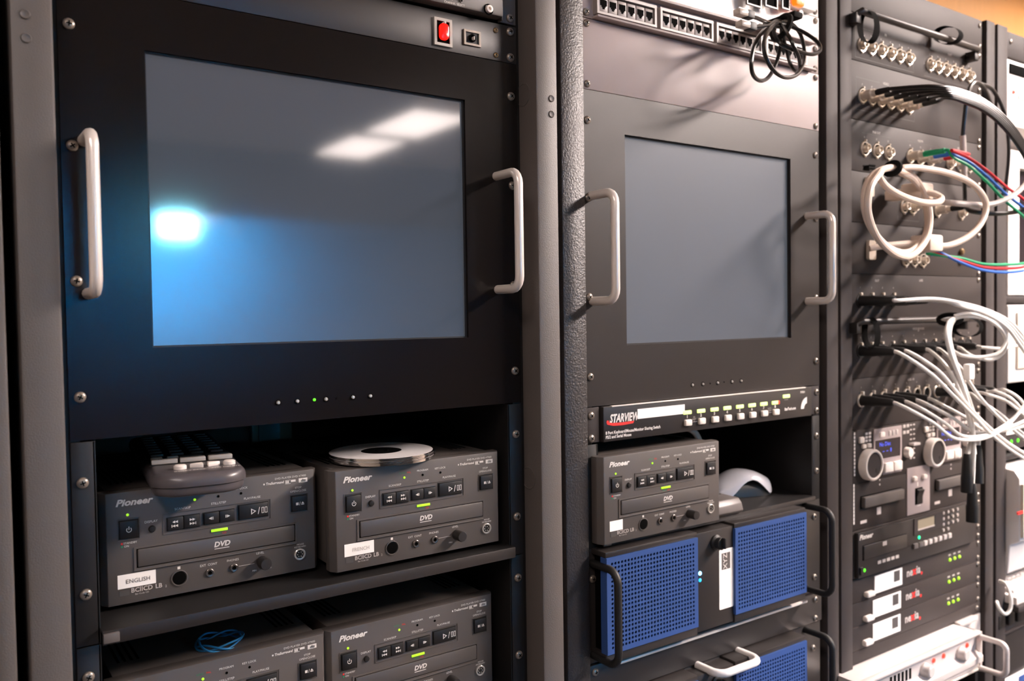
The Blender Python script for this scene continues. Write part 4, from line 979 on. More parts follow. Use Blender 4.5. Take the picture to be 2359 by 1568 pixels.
# lacing rods ----------------------------------------------------------------
def rod(label, z, y, x0, x1, rings):
    t = thing('cable_rod', label, 'rod', ((x0+x1)/2, y, z))
    b = MB(); b.tube([(x0, 0, z-.012), (x0, y*.8, z-.004), (x0+.004, y, z), (x1-.004, y, z), (x1, y*.8, z-.004), (x1, 0, z-.012)], .0052, 12); b.build('bar', 'panel_black', t)
    for x in (x0, x1):
        b = MB(); b.box(x-.007, x+.007, y*.9, 0, z-.020, z-.002, .002); b.build('bracket', 'rail_black', t)
    for (px, dz, rx, rz, tw) in rings:
        cx = at(px, 600, y).x
        b = MB(); P = [(cx+.006*math.sin(a*.5)+rx*math.sin(a)*tw, y-rx*math.sin(a), z+dz+rz*math.cos(a)) for a in [2*math.pi*k/20 for k in range(20)]]
        tb = bmesh.new(); rows = [[tb.verts.new((p[0]+s*.0085, p[1], p[2])) for s in (-1, 1)] for p in P]
        for a, c_ in zip(rows, rows[1:]+rows[:1]): tb.faces.new((a[0], a[1], c_[1], c_[0]))
        bmesh.ops.solidify(tb, geom=tb.faces[:], thickness=.0018); b.add(tb); b.build('strap_loop', 'velcro_black', t)
    return t
rod('black cable rod with strap loops across the top of the connector rack', .5840, -.022, .9020, 1.2760, [(1998, -.022, .012, .026, .4), (2180, .006, .016, .015, .9)])
rod('black cable rod between two audio panels, holding white cables', .0855, -.022, .9020, 1.2400, [(2003, -.020, .010, .026, .3), (2226, -.016, .018, .018, .9)])

# cables ---------------------------------------------------------------------
def cable(name, label, group, start, plug, way, wm, r=.0026, plug_m='rubber_black', plen=.055, pr=.0088, metal=False, seg=8):
    """plug sits in the socket at start=(x,z) and points out of the panel; way: further (px,py,depth) points"""
    x, z = start; t = thing(name, label, 'cable', (x, 0, z), group)
    if plug:
        b = MB()
        if metal:
            b.lathe((x, -.002, z), [(.0078, 0), (.0078, .016), (.006, .018), (.0055, .024), (0, .024)], 'Y', 14); b.build('collar', 'nickel', t); b = MB()
            b.lathe((x, -.026, z), [(.0050, 0), (.0054, .004), (.0046, plen-.026), (0, plen-.026)], 'Y', 12)
        else:
            b.lathe((x, -.001, z), [(pr, 0), (pr, .024), (pr*.86, .030), (pr*.74, plen-.004), (pr*.5, plen), (0, plen)], 'Y', 14)
        b.build('plug', plug_m, t)
    P = ([(x, -.001-plen+.004, z), (x, -.006-plen, z-.0005)] if plug else [])+[tuple(at(*p)) for p in way]
    b = MB(); b.tube(smooth_path(P, 6), r, seg); b.build('wire', wm, t); return t
# six black video cables
ORD = ['first', 'second', 'third', 'fourth', 'fifth', 'sixth', 'seventh', 'eighth', 'ninth', 'tenth', 'eleventh', 'twelfth']
for j, x in enumerate(R2X):
    o = j*2.2
    cable('video_cable', 'black video cable plugged into the %s socket from the left of its panel' % ORD[j], 'black video cables', (x, zr2), True,
          [(2150+j*6, 199+o*2.3, -.105), (2215, 210+o*2.0, -.118), (2275, 238+o*2.0, -.130), (2330, 288+o*2.4, -.140), (2375, 360+o*2.4, -.145), (2420, 460+o*2, -.15)], 'cable_black', .0034, metal=True, plen=.05)
# green, blue, red leads
for j, (c_, off) in enumerate((('green', 0), ('blue', 1), ('red', 2))):
    cable('video_cable', '%s component lead from the middle group of sockets' % c_, 'coloured component leads', (R3X[3+j], zr3), True,
          [(2190-j*2+6, 362-j*8, -.075), (2232, 382-j*9, -.085), (2275, 420-j*13, -.095), (2315, 462-j*17, -.10), (2365, 505-j*20, -.105), (2420, 560-j*20, -.11)], 'cable_'+c_, .0026, 'cable_'+c_, .062, metal=True)
for j, (c_, off) in enumerate((('green', 0), ('red', 1), ('blue', 2))):
    cable('video_cable', '%s component lead leaving the beige monitor plug' % c_, 'coloured component leads', (R5X[j], zr5-.013), False,
          [(2135+j*6, 583+j*2, -.04), (2165, 588-j*3, -.06), (2215, 600+(j-1)*5, -.075), (2265, 615+(j-1)*7, -.085), (2320, 618+(j-1)*9, -.095), (2370, 612+(j-1)*8, -.10), (2430, 590+(j-1)*8, -.10)], 'cable_'+c_, .0026)
# vertical black and white lead, loop at the right
cable('audio_lead', 'black lead with a pale sleeve hanging down between the connector panels', None, (1.2, .3), False, [(2290, 260, -.02), (2268, 205, -.035), (2245, 190, -.04), (2230, 215, -.04), (2222, 270, -.035), (2218, 320, -.03), (2220, 370, -.025), (2222, 410, -.02), (2223, 450, -.012), (2223, 462, -.006)], 'cable_black', .0036)
t = thing('cable_sleeve', 'pale sleeve around the hanging black lead', 'sleeve', tuple(at(2219, 360, -.03)))
b = MB(); b.tube(smooth_path([tuple(at(*p)) for p in ((2217.6, 312, -.0305), (2219, 345, -.028), (2220.5, 380, -.024), (2222, 412, -.0195))], 5), .0052, 10); b.build('tube', 'grey_light', t)
cable('video_cable', 'black cable looping behind the coloured leads on the right post', None, (1.25, .3), False, [(2246, 190, -.03), (2285, 205, -.03), (2312, 255, -.03), (2322, 310, -.03), (2324, 360, -.03), (2318, 420, -.025), (2310, 450, -.02)], 'cable_black', .0034)
cable('video_cable', 'black cable running right from behind the beige coil', None, (R4X[2], zr4), True, [(2240, 487, -.07), (2290, 492, -.09), (2340, 488, -.10), (2370, 478, -.11), (2430, 455, -.12)], 'cable_black', .0042, metal=True, plen=.045)
cable('video_cable', 'grey cable curving up to the right edge beside the beige coil', None, (R4X[1], zr4+.004), True, [(2200, 468, -.075), (2270, 472, -.09), (2310, 462, -.10), (2340, 445, -.105), (2370, 415, -.11), (2410, 370, -.115)], 'grey_light', .0050, metal=True, plen=.045)

# beige monitor cable coil -----------------------------------------------------
t = thing('monitor_cable', 'thick beige monitor cable coiled and strapped in front of the connector panels', 'cable', tuple(at(2080, 490, -.08)))
coil = [(2003, 572, -.03), (2040, 566, -.045), (2085, 562, -.06), (2130, 560, -.075), (2180, 566, -.085), (2230, 545, -.095), (2262, 510, -.10), (2271, 468, -.10), (2245, 428, -.10), (2195, 402, -.095), (2130, 388, -.09), (2085, 386, -.085), (2075, 396, -.08),
        (2102, 412, -.075), (2124, 445, -.07), (2137, 500, -.07), (2130, 545, -.075), (2095, 580, -.085), (2050, 572, -.095), (2010, 530, -.10), (1992, 480, -.10), (1995, 430, -.10), (2018, 398, -.095), (2052, 386, -.09), (2072, 393, -.085),
        (2100, 404, -.075), (2128, 440, -.075), (2142, 495, -.078), (2134, 550, -.085), (2100, 588, -.095), (2062, 585, -.105), (2022, 548, -.11), (2000, 490, -.11), (2004, 435, -.11), (2024, 402, -.105), (2030, 394, -.10), (2026, 408, -.10), (2045, 432, -.10), (2080, 452, -.10), (2125, 466, -.10), (2160, 466, -.10), (2168, 456, -.095), (2150, 446, -.085), (2120, 442, -.07)]
b = MB(); b.tube(smooth_path([tuple(at(*p)) for p in coil], 6), .0052, 10); b.build('wire', 'cable_beige', t)
for (px, py, Y, L) in ((2118, 443, -.06, .075), (2140, 562, -.075, .070)):
    p = at(px, py, Y)
    b = MB(); b.box(p.x-.020, p.x+.020, Y-.014, Y+.022, p.z-.0125, p.z+.0145, .004); b.build('plug_body', 'cable_beige', t)
    b = MB(); b.box(p.x-.013, p.x+.013, Y+.022, -.006, p.z-.008, p.z+.008, .002); b.build('plug_neck', 'cable_beige', t)
p = at(2056, 388, -.088)
b = MB(); b.tube([p+Vector((.003*math.sin(a), .012*math.cos(a), .009*math.sin(a))) for a in [2*math.pi*k/16 for k in range(16)]], .0045, 8, True); b.build('strap', 'velcro_black', t)
b = MB(); b.box(at(1975, 375, -.02).x, p.x, -.05, -.040, p.z+.006, p.z+.011, .002); b.build('strap_tail', 'velcro_black', t)

# white audio cables -------------------------------------------------------------
for j, x in enumerate(XX1):
    cable('audio_cable', 'white audio cable plugged into the %s socket of the uppermost audio group' % ORD[j], 'white audio cables of the top group', (x, zx1), True,
          [(2150+j*10, 690+j*2-2, -.085), (2215, 698+j*2.5, -.10), (2270, 713+j*3, -.115), (2318, 735+j*6, -.125), (2350, 765+j*10, -.13), (2400, 830+j*12, -.135)], 'cable_white', .0030, plen=.062)
wayB = {0: [(2104, 832, -.085), (2148, 864, -.10), (2190, 905, -.115), (2240, 955, -.125), (2300, 1015, -.13), (2365, 1060, -.135), (2420, 1090, -.14)],
        1: [(2128, 830, -.085), (2168, 860, -.10), (2205, 905, -.115), (2255, 962, -.125), (2315, 1015, -.13), (2370, 1050, -.135), (2420, 1080, -.14)],
        3: [(2170, 832, -.085), (2192, 862, -.10), (2212, 905, -.11), (2228, 950, -.115), (2240, 1000, -.115), (2246, 1045, -.115)],
        4: [(2190, 825, -.085), (2215, 850, -.095), (2250, 905, -.11), (2300, 960, -.12), (2360, 1010, -.13), (2420, 1050, -.135)],
        5: [(2215, 818, -.085), (2260, 822, -.10), (2300, 812, -.115), (2318, 780, -.12), (2306, 752, -.12), (2270, 734, -.115), (2225, 728, -.10), (2196, 735, -.085)],
        6: [(2240, 820, -.085), (2285, 828, -.10), (2315, 805, -.115), (2312, 768, -.12), (2280, 738, -.118), (2235, 722, -.105), (2198, 728, -.088)],
        8: [(2262, 800, -.085), (2310, 803, -.10), (2345, 796, -.11), (2390, 800, -.12)]}
for j, way in wayB.items():
    cable('audio_cable', 'white audio cable plugged into the %s socket of the panel under the lower rod' % ORD[j], 'white audio cables of the middle panel', (XX2[j], zx2), True, way, 'cable_white', .0030, plen=.060)
wayC = {0: [(2104, 948, -.085), (2150, 974, -.10), (2195, 1008, -.115), (2245, 1013, -.125), (2290, 1000, -.13), (2330, 970, -.135), (2365, 925, -.14), (2410, 860, -.14)],
        1: [(2128, 944, -.085), (2175, 973, -.10), (2215, 1003, -.115), (2265, 1003, -.125), (2310, 982, -.13), (2350, 948, -.135), (2400, 890, -.14)],
        2: [(2152, 939, -.085), (2198, 964, -.10), (2240, 993, -.115), (2290, 995, -.125), (2335, 980, -.13), (2380, 960, -.135)],
        3: [(2176, 935, -.085), (2222, 960, -.10), (2265, 990, -.115), (2310, 992, -.125), (2360, 980, -.13), (2410, 965, -.135)],
        7: [(2260, 925, -.08), (2300, 950, -.095), (2340, 985, -.105), (2390, 1025, -.11)],
        8: [(2275, 908, -.08), (2315, 922, -.095), (2350, 948, -.105), (2400, 995, -.11)],
        9: [(2295, 902, -.08), (2330, 918, -.095), (2365, 955, -.105), (2410, 1000, -.11)],
        10: [(2315, 898, -.08), (2345, 915, -.095), (2375, 950, -.105), (2420, 990, -.11)]}
for j, way in wayC.items():
    cable('audio_cable', 'white audio cable plugged into the %s socket of the lowest audio panel' % ORD[j], 'white audio cables of the lowest panel', (XX3[j], zx3), True, way, 'cable_white', .0028, plen=.058)
# thick hanging bundle with dangling plugs
for k, (way, lab) in enumerate((([(2196, 738, -.085), (2187, 745, -.09), (2182, 765, -.095), (2188, 800, -.10), (2205, 850, -.105), (2222, 905, -.11), (2236, 960, -.112), (2238, 1010, -.112), (2228, 1050, -.112)], 'thick white cable strand hanging from the strap to the leftmost dangling plug'),
                              ([(2196, 734, -.088), (2185, 744, -.095), (2180, 770, -.10), (2190, 815, -.105), (2212, 875, -.11), (2234, 945, -.115), (2243, 1010, -.118), (2242, 1070, -.118), (2240, 1118, -.118)], 'white cable strand hanging from the strap to the lowest dangling plug'),
                              ([(2198, 736, -.082), (2190, 752, -.086), (2188, 780, -.09), (2200, 830, -.095), (2222, 890, -.10), (2245, 960, -.105), (2254, 1010, -.105), (2252, 1030, -.105)], 'white cable strand hanging from the strap to the rear dangling plug'))):
    t = cable('audio_cable', lab, 'white strands hanging from the strap', (1.2, .05), False, way, 'cable_white', .0040 if k == 0 else .0034)
    e = at(*way[-1])
    b = MB(); b.lathe((e.x, e.y, e.z), [(0, .004), (.005, .004), (.0075, -.006), (.0088, -.030), (.0098, -.036), (.0098, -.060), (0, -.060)], 'Z', 14); b.build('plug', 'rubber_black', t)
t = thing('cable_strap', 'black strap holding the white strands to the lower rod', 'strap', tuple(at(2190, 735, -.06)))
p = at(2188, 735, -.066); b = MB(); b.tube([p+Vector((.004*math.sin(a), .020*math.cos(a), .008*math.sin(a))) for a in [2*math.pi*k/16 for k in range(16)]], .004, 8, True); b.build('loop', 'velcro_black', t)
t = thing('cable_tag', 'white tag wrapped round the hanging cable strands', 'tag', tuple(at(2232, 858, -.112)))
p = at(2232, 856, -.108); b = MB(); b.box(p.x-.009, p.x+.009, p.y-.006, p.y+.006, p.z-.013, p.z+.013, .003); b.build('wrap', 'label_paper', t)

# twin disc controller --------------------------------------------------------------
t = plate3('disc_controller', 'twin disc controller with two white rimmed jog wheels and blue displays', 'dj controller', ZR[10], ZR[9])
def ctl(x0, x1, z0, z1, m, out=.003, name='key', bev=.0008): b = MB(); b.box(x0, x1, -out, 0, z0, z1, bev); return b.build(name, m, t)
for dx, half in ((0, 0), (at(2143, 1036).x-at(1996, 1070).x, 1)):
    x = at(1999, 1070).x+dx-.002; z = -.1555
    b = MB(); b.lathe((x, 0, z), [(.0265, 0), (.0265, .012), (.0250, .0145), (.0225, .0150), (.0215, .0142), (.0215, .0125)], 'Y', 36); b.build('jog_rim', 'white_plastic', t)
    b = MB(); b.lathe((x, 0, z), [(.0216, .010), (.0216, .0128), (0, .0128)], 'Y', 36); jp = b.build('jog_plate', 'rack_dark', t)
    b = MB(); b.lathe((x+.009, -.0128, z-.010), [(.0040, 0), (.0040, .0004), (0, .0004)], 'Y', 14); b.build('finger_dimple', 'button_black', t)
    sx = at(2011, 1000).x+dx; ex_ = at(2075, 1000).x+dx
    b = MB(); b.frame(sx, ex_, -.1555, -.0985, sx+.0035, ex_-.0045, -.1510, -.1180, -.002, 0); b.build('display_frame', 'panel_grey', t)
    b = MB(); b.box(sx+.0035, ex_-.0045, -.0012, 0, -.1510, -.1180); b.build('display', 'display_dark', t)
    T(t, 'No Disc', sx+.034, -.1265, .0100, -.0013, m='display_glyph', name='display_text'); T(t, '--  --  8', sx+.040, -.1380, .0095, -.0013, m='display_glyph', name='display_text')
    ctl(sx+.026, ex_, -.1790, -.1556, 'panel_grey', .002, 'button_plate')
    for q in (0, 1): ctl(sx+.0285+q*.0275, sx+.0535+q*.0275, -.1755, -.1590, 'white_plastic', .006, 'cue_button', .002)
    ctl(sx+.015, sx+.030, -.1135, -.1045, 'white_plastic', .005, 'eject_key', .002)
    for q in range(3): ctl(sx+.044+q*.011, sx+.050+q*.011, -.1130, -.1045, 'grey_light', .003)
    ctl(x-.026, x-.013, -.1180, -.1075, 'white_plastic', .005, 'mode_key', .002)
    for q in range(2): ctl(x-.017+q*.015, x-.007+q*.015, -.1275, -.1205, 'white_plastic', .004, 'search_key', .001)
    for q in range(6): ctl(x-.006+(q % 2)*.010, x+.001+(q % 2)*.010, -.1060-(q//2)*.006, -.1020-(q//2)*.006, 'grey_light', .0008, 'legend_mark', .0002)
    b = MB(); kx = at(2087, 1041).x+dx; b.lathe((kx, 0, -.1476), [(.0095, 0), (.0095, .007), (.0080, .010), (0, .0105)], 'Y', 20); b.build('knob', 'white_plastic', t)
    for q in range(8):
        for s in (0, 1): ctl(kx+.012+s*.010, kx+.018+s*.010, -.1020-q*.0085, -.0995-q*.0085, 'grey_light', .0006, 'pitch_mark', .0001)
    b = MB(); b.box(kx+.0185, kx+.0215, -.0004, 0, -.165, -.100); b.build('pitch_slot', 'hole_black', t)
    ctl(kx+.008, kx+.030, -.1365, -.1320, 'grey_light', .010, 'pitch_slider')
    for q in range(4): ctl(kx-.010+(q % 2)*.011, kx-.002+(q % 2)*.011, -.1040-(q//2)*.011, -.0985-(q//2)*.011, 'grey_light', .0008, 'legend_mark', .0002)
mark(t, 'side_print', 'white_print', [(.9150, .9185, -.1715+q*.0062, -.1715+q*.0062+.0048) for q in range(12)])
# disc drives
t = plate3('disc_drive_unit', 'twin disc drive unit with a grey switch plate between two trays', 'disc drive', ZR[11], ZR[10])
x0, x1 = at(2088, 1130).x, at(2140, 1120).x
b = MB(); b.box(x0, x1, -.0018, 0, ZR[11]+.002, ZR[10]+.008, .0004); b.build('switch_plate', 'panel_grey', t)
for dx in (.014, .046):
    b = MB(); b.box(x0+dx, x0+dx+.012, -.007, 0, -.2010, -.1925, .002); b.build('open_key', 'white_plastic', t)
xm = (x0+x1)/2
b = MB(); b.box(xm-.012, xm+.012, -.0026, 0, -.2450, -.2150, .0008); b.build('switch_well', 'hole_black', t)
b = MB(); b.prism([(-.0035, -.243), (-.0035, -.217), (-.0080, -.219), (-.0042, -.231), (-.0042, -.243)], xm-.009, xm+.009, plane='YZ'); b.build('rocker', 'button_black', t)
mark(t, 'switch_mark', 'white_print', [(xm-.006, xm-.002, -.2120, -.2050), (xm-.005, xm+.006, -.2480, -.2465)], -.0021)
for a, c_ in ((at(1983, 1150).x, at(2074, 1135).x), (at(2154, 1105).x, XB-.028)):
    b = MB(); b.box(a-.002, c_+.002, -.0008, 0, -.2285, -.2075); b.build('tray_gap', 'hole_black', t)
    b = MB(); b.box(a, c_, -.0085, 0, -.2270, -.2088, .0020); b.build('tray_door', 'rack_paint', t)
    mark(t, 'disc_mark', 'grey_light', [(a+.046, a+.058, -.2455, -.2330), (a-.002, a+.016, -.2540, -.2490)])
    for q in (0, 1): mark(t, 'indicator_mark', 'grey_light', [(a+.053, a+.056, -.1880-q*.008, -.1850-q*.008)])
mark(t, 'side_print', 'white_print', [(.9130, .9165, -.2520+q*.0062, -.2520+q*.0062+.0054) for q in range(11)])
# recorder
t = plate3('disc_recorder', 'black disc recorder with a small olive display and green lights', 'disc recorder', ZR[12], ZR[11], screws=False)
yr = -.008
b = MB(); b.box(XA+.024, XB-.035, yr, 0, ZR[12]+.002, ZR[11]-.003, .0015); b.build('front_panel', 'panel_black', t)
for z in (ZR[12]+.008, ZR[12]+.026, ZR[11]-.008): screw(t, XS, z, -.0005, .95)
T(t, 'Pioneer', at(1995, 1234, yr).x, -.2740, .0120, yr, shear=.3, bold=.0003, name='maker_logo')
x0, x1 = at(1988, 1270, yr).x, at(2087, 1240, yr).x
b = MB(); b.box(x0-.001, x1+.001, yr-.0004, yr+.001, -.3130, -.2880); b.build('tray_gap', 'hole_black', t)
b = MB(); b.box(x0, x1, yr-.0025, yr+.001, -.3122, -.2888, .001); b.build('tray_door', 'panel_black', t)
b = MB(); b.box(at(2035, 1255, yr).x-.006, at(2035, 1255, yr).x+.006, yr-.0028, yr-.0020, -.2970, -.2900); b.build('disc_mark', 'grey_light', t)
x0, x1 = at(2113, 1210, yr).x, at(2152, 1205, yr).x
b = MB(); b.frame(x0-.012, x1+.055, -.2960, -.2660, x0, x1, -.2890, -.2700, yr-.0015, yr); b.build('display_surround', 'rack_dark', t)
b = MB(); b.box(x0, x1, yr-.0006, yr, -.2890, -.2700); b.build('display', 'lcd_olive', t)
b = MB(); b.box(x0, x1, yr-.0012, yr, -.2890, -.2868); b.build('display_ledge', 'grey_light', t)
for q in range(8):
    b = MB(); xx = at(2102, 1270, yr).x+q*.0165; b.box(xx, xx+(.010 if q > 1 else .013), yr-.004, yr, -.3190, -.3100, .001); b.build('transport_key', 'grey_box' if q < 2 else 'grey_light', t)
for q in range(14):
    xx = at(2172, 1230, yr).x+(q % 4)*.0165; zz = -.2700-(q//4)*.0105; b = MB(); b.lathe((xx, yr, zz), [(.0030, 0), (.0030, .002), (0, .003)], 'Y', 10); b.build('round_key', 'grey_light' if q % 3 else 'grey_print', t)
xx = at(2117, 1248, yr).x
b = MB(); b.lathe((xx, yr, -.3020), [(.0030, 0), (.0030, .001), (0, .0026)], 'Y', 12); b.build('record_light', 'led_teal', t)
xx = at(1991, 1314, yr).x
b = MB(); b.lathe((xx, yr, -.3300), [(.0030, 0), (.0030, .001), (0, .0026)], 'Y', 12); b.build('power_light', 'led_green', t)
b = MB(); b.box(xx-.014, xx-.006, yr-.003, yr, -.3360, -.3230, .001); b.build('power_key', 'button_black', t)
for q in range(5): b = MB(); b.box(at(2022, 1300, yr).x+q*.0135, at(2022, 1300, yr).x+q*.0135+.0095, yr-.0004, yr, -.3270, -.3215); b.build('format_mark', 'grey_print', t)
# three slim units
U0 = [-.3445, -.3855, -.4260, -.4665]
for k in range(3):
    z1, z0 = U0[k], U0[k+1]; zc = (z0+z1)/2
    t = plate3('slim_processor', '%s of three slim black units with white stickers and green lights' % ('topmost', 'middle one', 'lowest')[k], 'processor', z0, z1)
    x0, x1 = at((2014, 2010, 2010)[k], 1350+50*k).x, at((2077, 2074, 2073)[k], 1325+52*k).x
    b = MB(); b.box(x0, x1, -.0012, 0, zc-.0150, zc+.0150); b.build('sticker', 'label_paper', t)
    b = MB(); b.box(x1-.026, x1-.008, -.0016, -.001, zc-.0060, zc+.0125); b.build('sticker_block', 'dark_print', t)
    xh = at((1998, 1996, 1994)[k], 1367+56*k).x
    b = MB(); b.prism(rrect(xh-.012, xh+.012, zc-.0145, zc-.0055, .0040), -.009, 0, b=.002); b.build('rocker_switch', 'white_plastic', t)
    xg = at((2089, 2087, 2085)[k], 1318+52*k).x
    T(t, 'ne', xg+.008, zc+.001, .0200, -.0006, bold=.0006, m='grey_print', name='logo_white'); T(t, 'x', xg+.0235, zc+.001, .0200, -.0006, bold=.0008, m='red_print', name='logo_red'); T(t, 'ia', xg+.0360, zc+.0015, .0210, -.0006, bold=.0005, m='grey_print', name='logo_white'); T(t, '.', xg+.0470, zc+.001, .0300, -.0006, bold=.0012, m='red_print', name='logo_red')
    for q in range(3):
        xl_ = at(((2187, 2198, 2209), (2185, 2196, 2207), (2184, 2194.5, 2205.7))[k][q], 1287+49*k).x
        b = MB(); b.lathe((xl_, -.0005, zc), [(.0033, 0), (.0033, .0012), (.0018, .0026), (0, .0030)], 'Y', 12); b.build('status_light', 'led_lime', t)
        mark(t, 'light_legend', 'grey_print', [(xl_-.004, xl_+.004, zc+.0075, zc+.0105)])
t = plate3('blank_panel', 'narrow black blank panel just above the silver amplifier', 'panel', -.4890, U0[3], screws=False); screw(t, XS-.003, -.4770, -.0005, .95)
# amplifier
t = thing('power_amplifier', 'silver amplifier with bow handle and three red lights', 'amplifier', (1.05, 0, -.56))
ya, zt_, zb_ = -.050, -.4905, -.5600; xr_ = 1.2385
b = MB(); b.box(.862, xr_, ya+.012, .25, zt_-.0015, zt_, .0005); b.box(.862, xr_, ya, ya+.012, zt_-.004, zt_+.0005, .001); b.build('top_cover', 'amp_silver', t)
b = MB(); b.box(.862, xr_-.002, ya+.008, .25, zb_, zt_-.002, .001); b.build('chassis', 'grey_light', t)
b = MB(); b.box(xr_-.006, xr_, ya, .002, zb_-.004, zt_, .001); b.box(xr_, 1.331, -.0005, .003, zb_-.006, zt_, .0006); b.box(xr_-.004, 1.300, -.012, 0, zt_-.004, zt_+.004, .001); b.build('side_flange', 'amp_silver', t)
b = MB(); b.prism([(ya-.004, -.5320), (ya+.008, -.5240), (ya+.008, -.5460), (ya-.004, -.5440)], .95, xr_-.004, plane='YZ', b=.001); b.build('front_ledge', 'amp_silver', t)
for z in (-.5520, -.5590): b = MB(); b.box(.95, xr_-.006, ya+.002, ya+.008, z-.002, z+.002, .0008); b.build('trim_line', 'satin_metal', t)
bar_handle(t, xr_-.004, -.5580, -.5000, 'amp_silver', .0050, .048, ya+.004, 'handle', .012)
for px, py in ((2128, 1533), (2210, 1493)):
    q = at(px, py, ya+.008); b = MB(); b.lathe((q.x, ya+.008, -.5170), [(.0125, 0), (.0125, .004), (.0110, .006), (.0105, .014), (.009, .0155), (0, .0155)], 'Y', 24); b.build('volume_knob', 'grey_light', t)
for px, py in ((2150, 1510), (2173, 1497), (2227, 1480)):
    q = at(px, py, ya+.008); b = MB(); b.lathe((q.x, ya+.008, -.5085), [(.0040, 0), (.0040, .002), (0, .0038)], 'Y', 14); b.build('red_light', 'led_red', t)
for q in range(6): xx = at(2050, 1560, ya+.008).x+q*.0115; b = MB(); b.box(xx, xx+.006, ya+.0074, ya+.009, -.522, -.504); b.build('vent_slot', 'hole_black', t)

# ================================================================== rack 4 (right edge)
XC, XD = X4L1-.008, X4L0+.50
def unit4(name, label, cat, z0, z1, m, y=0.0, x0=None):
    t = thing(name, label, cat, ((XC+XD)/2, 0, z0)); b = MB(); b.box(XC if x0 is None else x0, XD, y, .30, z0, z1, .003); b.build('body', m, t); return t
t = unit4('blank_panel', 'grey blank panel at the top of the rightmost rack', 'panel', .600, .650, 'rack_dark')
screw(t, at(2328, 80).x, .632, 0)
t = unit4('playback_deck', 'white front deck with a black slot and a red light at the right edge', 'tape deck', .4660, .5960, 'white_enamel', -.002)
b = MB(); b.box(at(2322, 160).x, XD-.03, -.0045, 0, .5680, .5880, .001); b.build('slot', 'hole_black', t)
q = at(2332, 212); b = MB(); b.lathe((q.x, -.002, q.z), [(.004, 0), (.004, .002), (0, .004)], 'Y', 12); b.build('record_light', 'led_red', t)
b = MB(); b.box(q.x+.02, q.x+.045, -.0032, 0, q.z-.012, q.z-.004); b.build('legend_mark', 'grey_print', t)
t = thing('crt_monitor', 'white monitor with a grey screen in the rightmost rack', 'monitor', ((XC+XD)/2, 0, .13))
xm0 = at(2318, 500).x
b = MB(); b.frame(xm0, XD, .1300, .4180, xm0+.045, XD-.03, .1900, .3850, -.004, .03); b.box(xm0, XD, .03, .30, .13, .418, .006); b.build('cabinet', 'white_enamel', t)
b = MB(); b.box(xm0+.04, XD-.025, .012, .03, .185, .39, .004); b.build('screen', 'display_dark', t)
t = unit4('rack_shelf', 'thin black shelf between the white monitor and the white box', 'shelf', .1130, .1280, 'rack_dark', -.004)
t = thing('computer_case', 'cream desktop computer case under the white monitor', 'computer', ((XC+XD)/2, 0, -.048))
b = MB(); b.box(at(2319, 760).x, XD, -.004, .30, -.048, .110, .006); b.build('case', 'white_enamel', t)
b = MB(); b.box(at(2335, 760).x, XD-.02, -.009, -.003, -.020, .095, .004); b.build('front_door', 'cream_plastic', t)
t = unit4('network_switch', 'dark network switch with green lights behind the white cables', 'switch', -.1850, -.1280, 'rack_dark', .004)
q = at(2322, 1030); b = MB(); b.box(q.x-.004, q.x+.045, .001, .005, -.152, -.134); b.build('sticker', 'label_paper', t)
for k in range(3):
    b = MB(); b.lathe((q.x-.006+k*.028, .004, -.168), [(.004, 0), (.004, .001), (0, .003)], 'Y', 10); b.build('link_light', 'led_green', t)
t = unit4('rack_shelf', 'black shelf above the cream printer in the rightmost rack', 'shelf', -.2040, -.1920, 'rail_black', .002)
t = thing('printer', 'cream printer with rounded front cover and red mark', 'printer', ((XC+XD)/2, 0, -.43))
x0 = at(2313, 1150).x
b = MB(); b.prism([(-.030, -.2350), (-.020, -.2190), (.02, -.2140), (.30, -.2140), (.30, -.4300), (-.008, -.4300), (-.012, -.3700), (-.030, -.3600)], x0, XD, plane='YZ', b=.004); b.build('body', 'white_enamel', t)
b = MB(); b.prism([(-.044, -.2500), (-.030, -.2400), (-.028, -.3550), (-.040, -.3520)], at(2330, 1150).x, XD-.02, plane='YZ', b=.003); b.build('front_cover', 'white_plastic', t)
b = MB(); b.box(x0+.003, at(2327, 1150).x, -.036, -.026, -.352, -.245, .002); b.build('side_strip', 'cream_plastic', t)
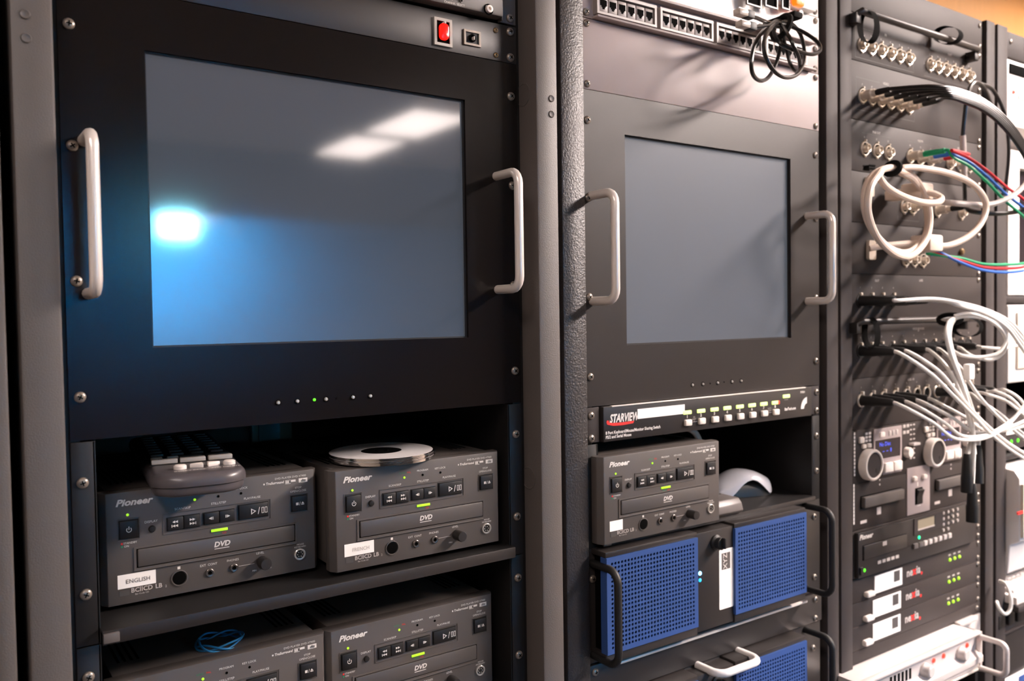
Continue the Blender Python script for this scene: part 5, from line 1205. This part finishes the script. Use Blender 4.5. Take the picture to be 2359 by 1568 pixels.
q = at(2348, 1160, -.045); b = MB(); b.box(q.x-.006, q.x+.016, -.0455, -.043, -.297, -.292); b.build('red_mark', 'red_print', t)
t = thing('keyboard', 'white keyboard lying on the shelf under the cream printer', 'keyboard', ((XC+XD)/2, 0, -.486))
x0 = at(2307, 1360).x
b = MB(); b.prism([(-.030, -.4860), (-.030, -.4700), (.13, -.4560), (.13, -.4860)], x0, XD, plane='YZ', b=.003); b.build('base', 'white_plastic', t)
for r_ in range(4):
    for c_ in range(10):
        b = MB(); xx = x0+.012+c_*.019; yy = -.018+r_*.019; zz = -.4690+(yy+.030)*.0875; b.box(xx, xx+.0165, yy, yy+.0165, zz, zz+.008, .002); b.build('key', 'white_enamel', t)
t = unit4('rack_shelf', 'dark shelf under the white keyboard', 'shelf', -.5000, -.4870, 'rack_dark', -.034)
t = thing('looped_cord', 'pale cord looping down from the white keyboard beside the post', 'cord', tuple(at(2320, 1380, -.03)))
b = MB(); b.tube(smooth_path([tuple(at(*p)) for p in ((2303, 1338, -.02), (2318, 1345, -.035), (2328, 1372, -.045), (2328, 1400, -.045), (2316, 1414, -.04), (2302, 1400, -.03), (2296, 1385, -.02))], 6), .0032, 8); b.build('wire', 'cable_white', t)
t = unit4('audio_mixer', 'dark unit with black sockets and red print at the lower right edge', 'mixer', -.6480, -.5040, 'panel_black')
for px, py in ((2302, 1430), (2325, 1420), (2345, 1412)):
    q = at(px, py, -.002); b = MB(); b.box(q.x-.012, q.x+.012, -.008, 0, q.z-.014, q.z+.014, .002); b.build('socket', 'button_black', t)
q = at(2310, 1452); b = MB(); b.box(q.x-.008, q.x+.008, -.0008, 0, q.z-.004, q.z+.004); b.build('red_mark', 'red_print', t)
b = MB(); b.box(XC+.005, XD, -.006, 0, -.553, -.549, .001); b.build('ridge', 'rack_dark', t)
t = unit4('white_drawer', 'white front cut off at the lower right corner', 'drawer', -.80, -.6500, 'white_enamel', -.006)
q = at(2352, 1562, -.006); b = MB(); b.box(q.x-.01, q.x+.03, -.0075, -.004, q.z-.02, q.z+.006); b.build('blue_label', 'blue_mesh', t)
flush_text()
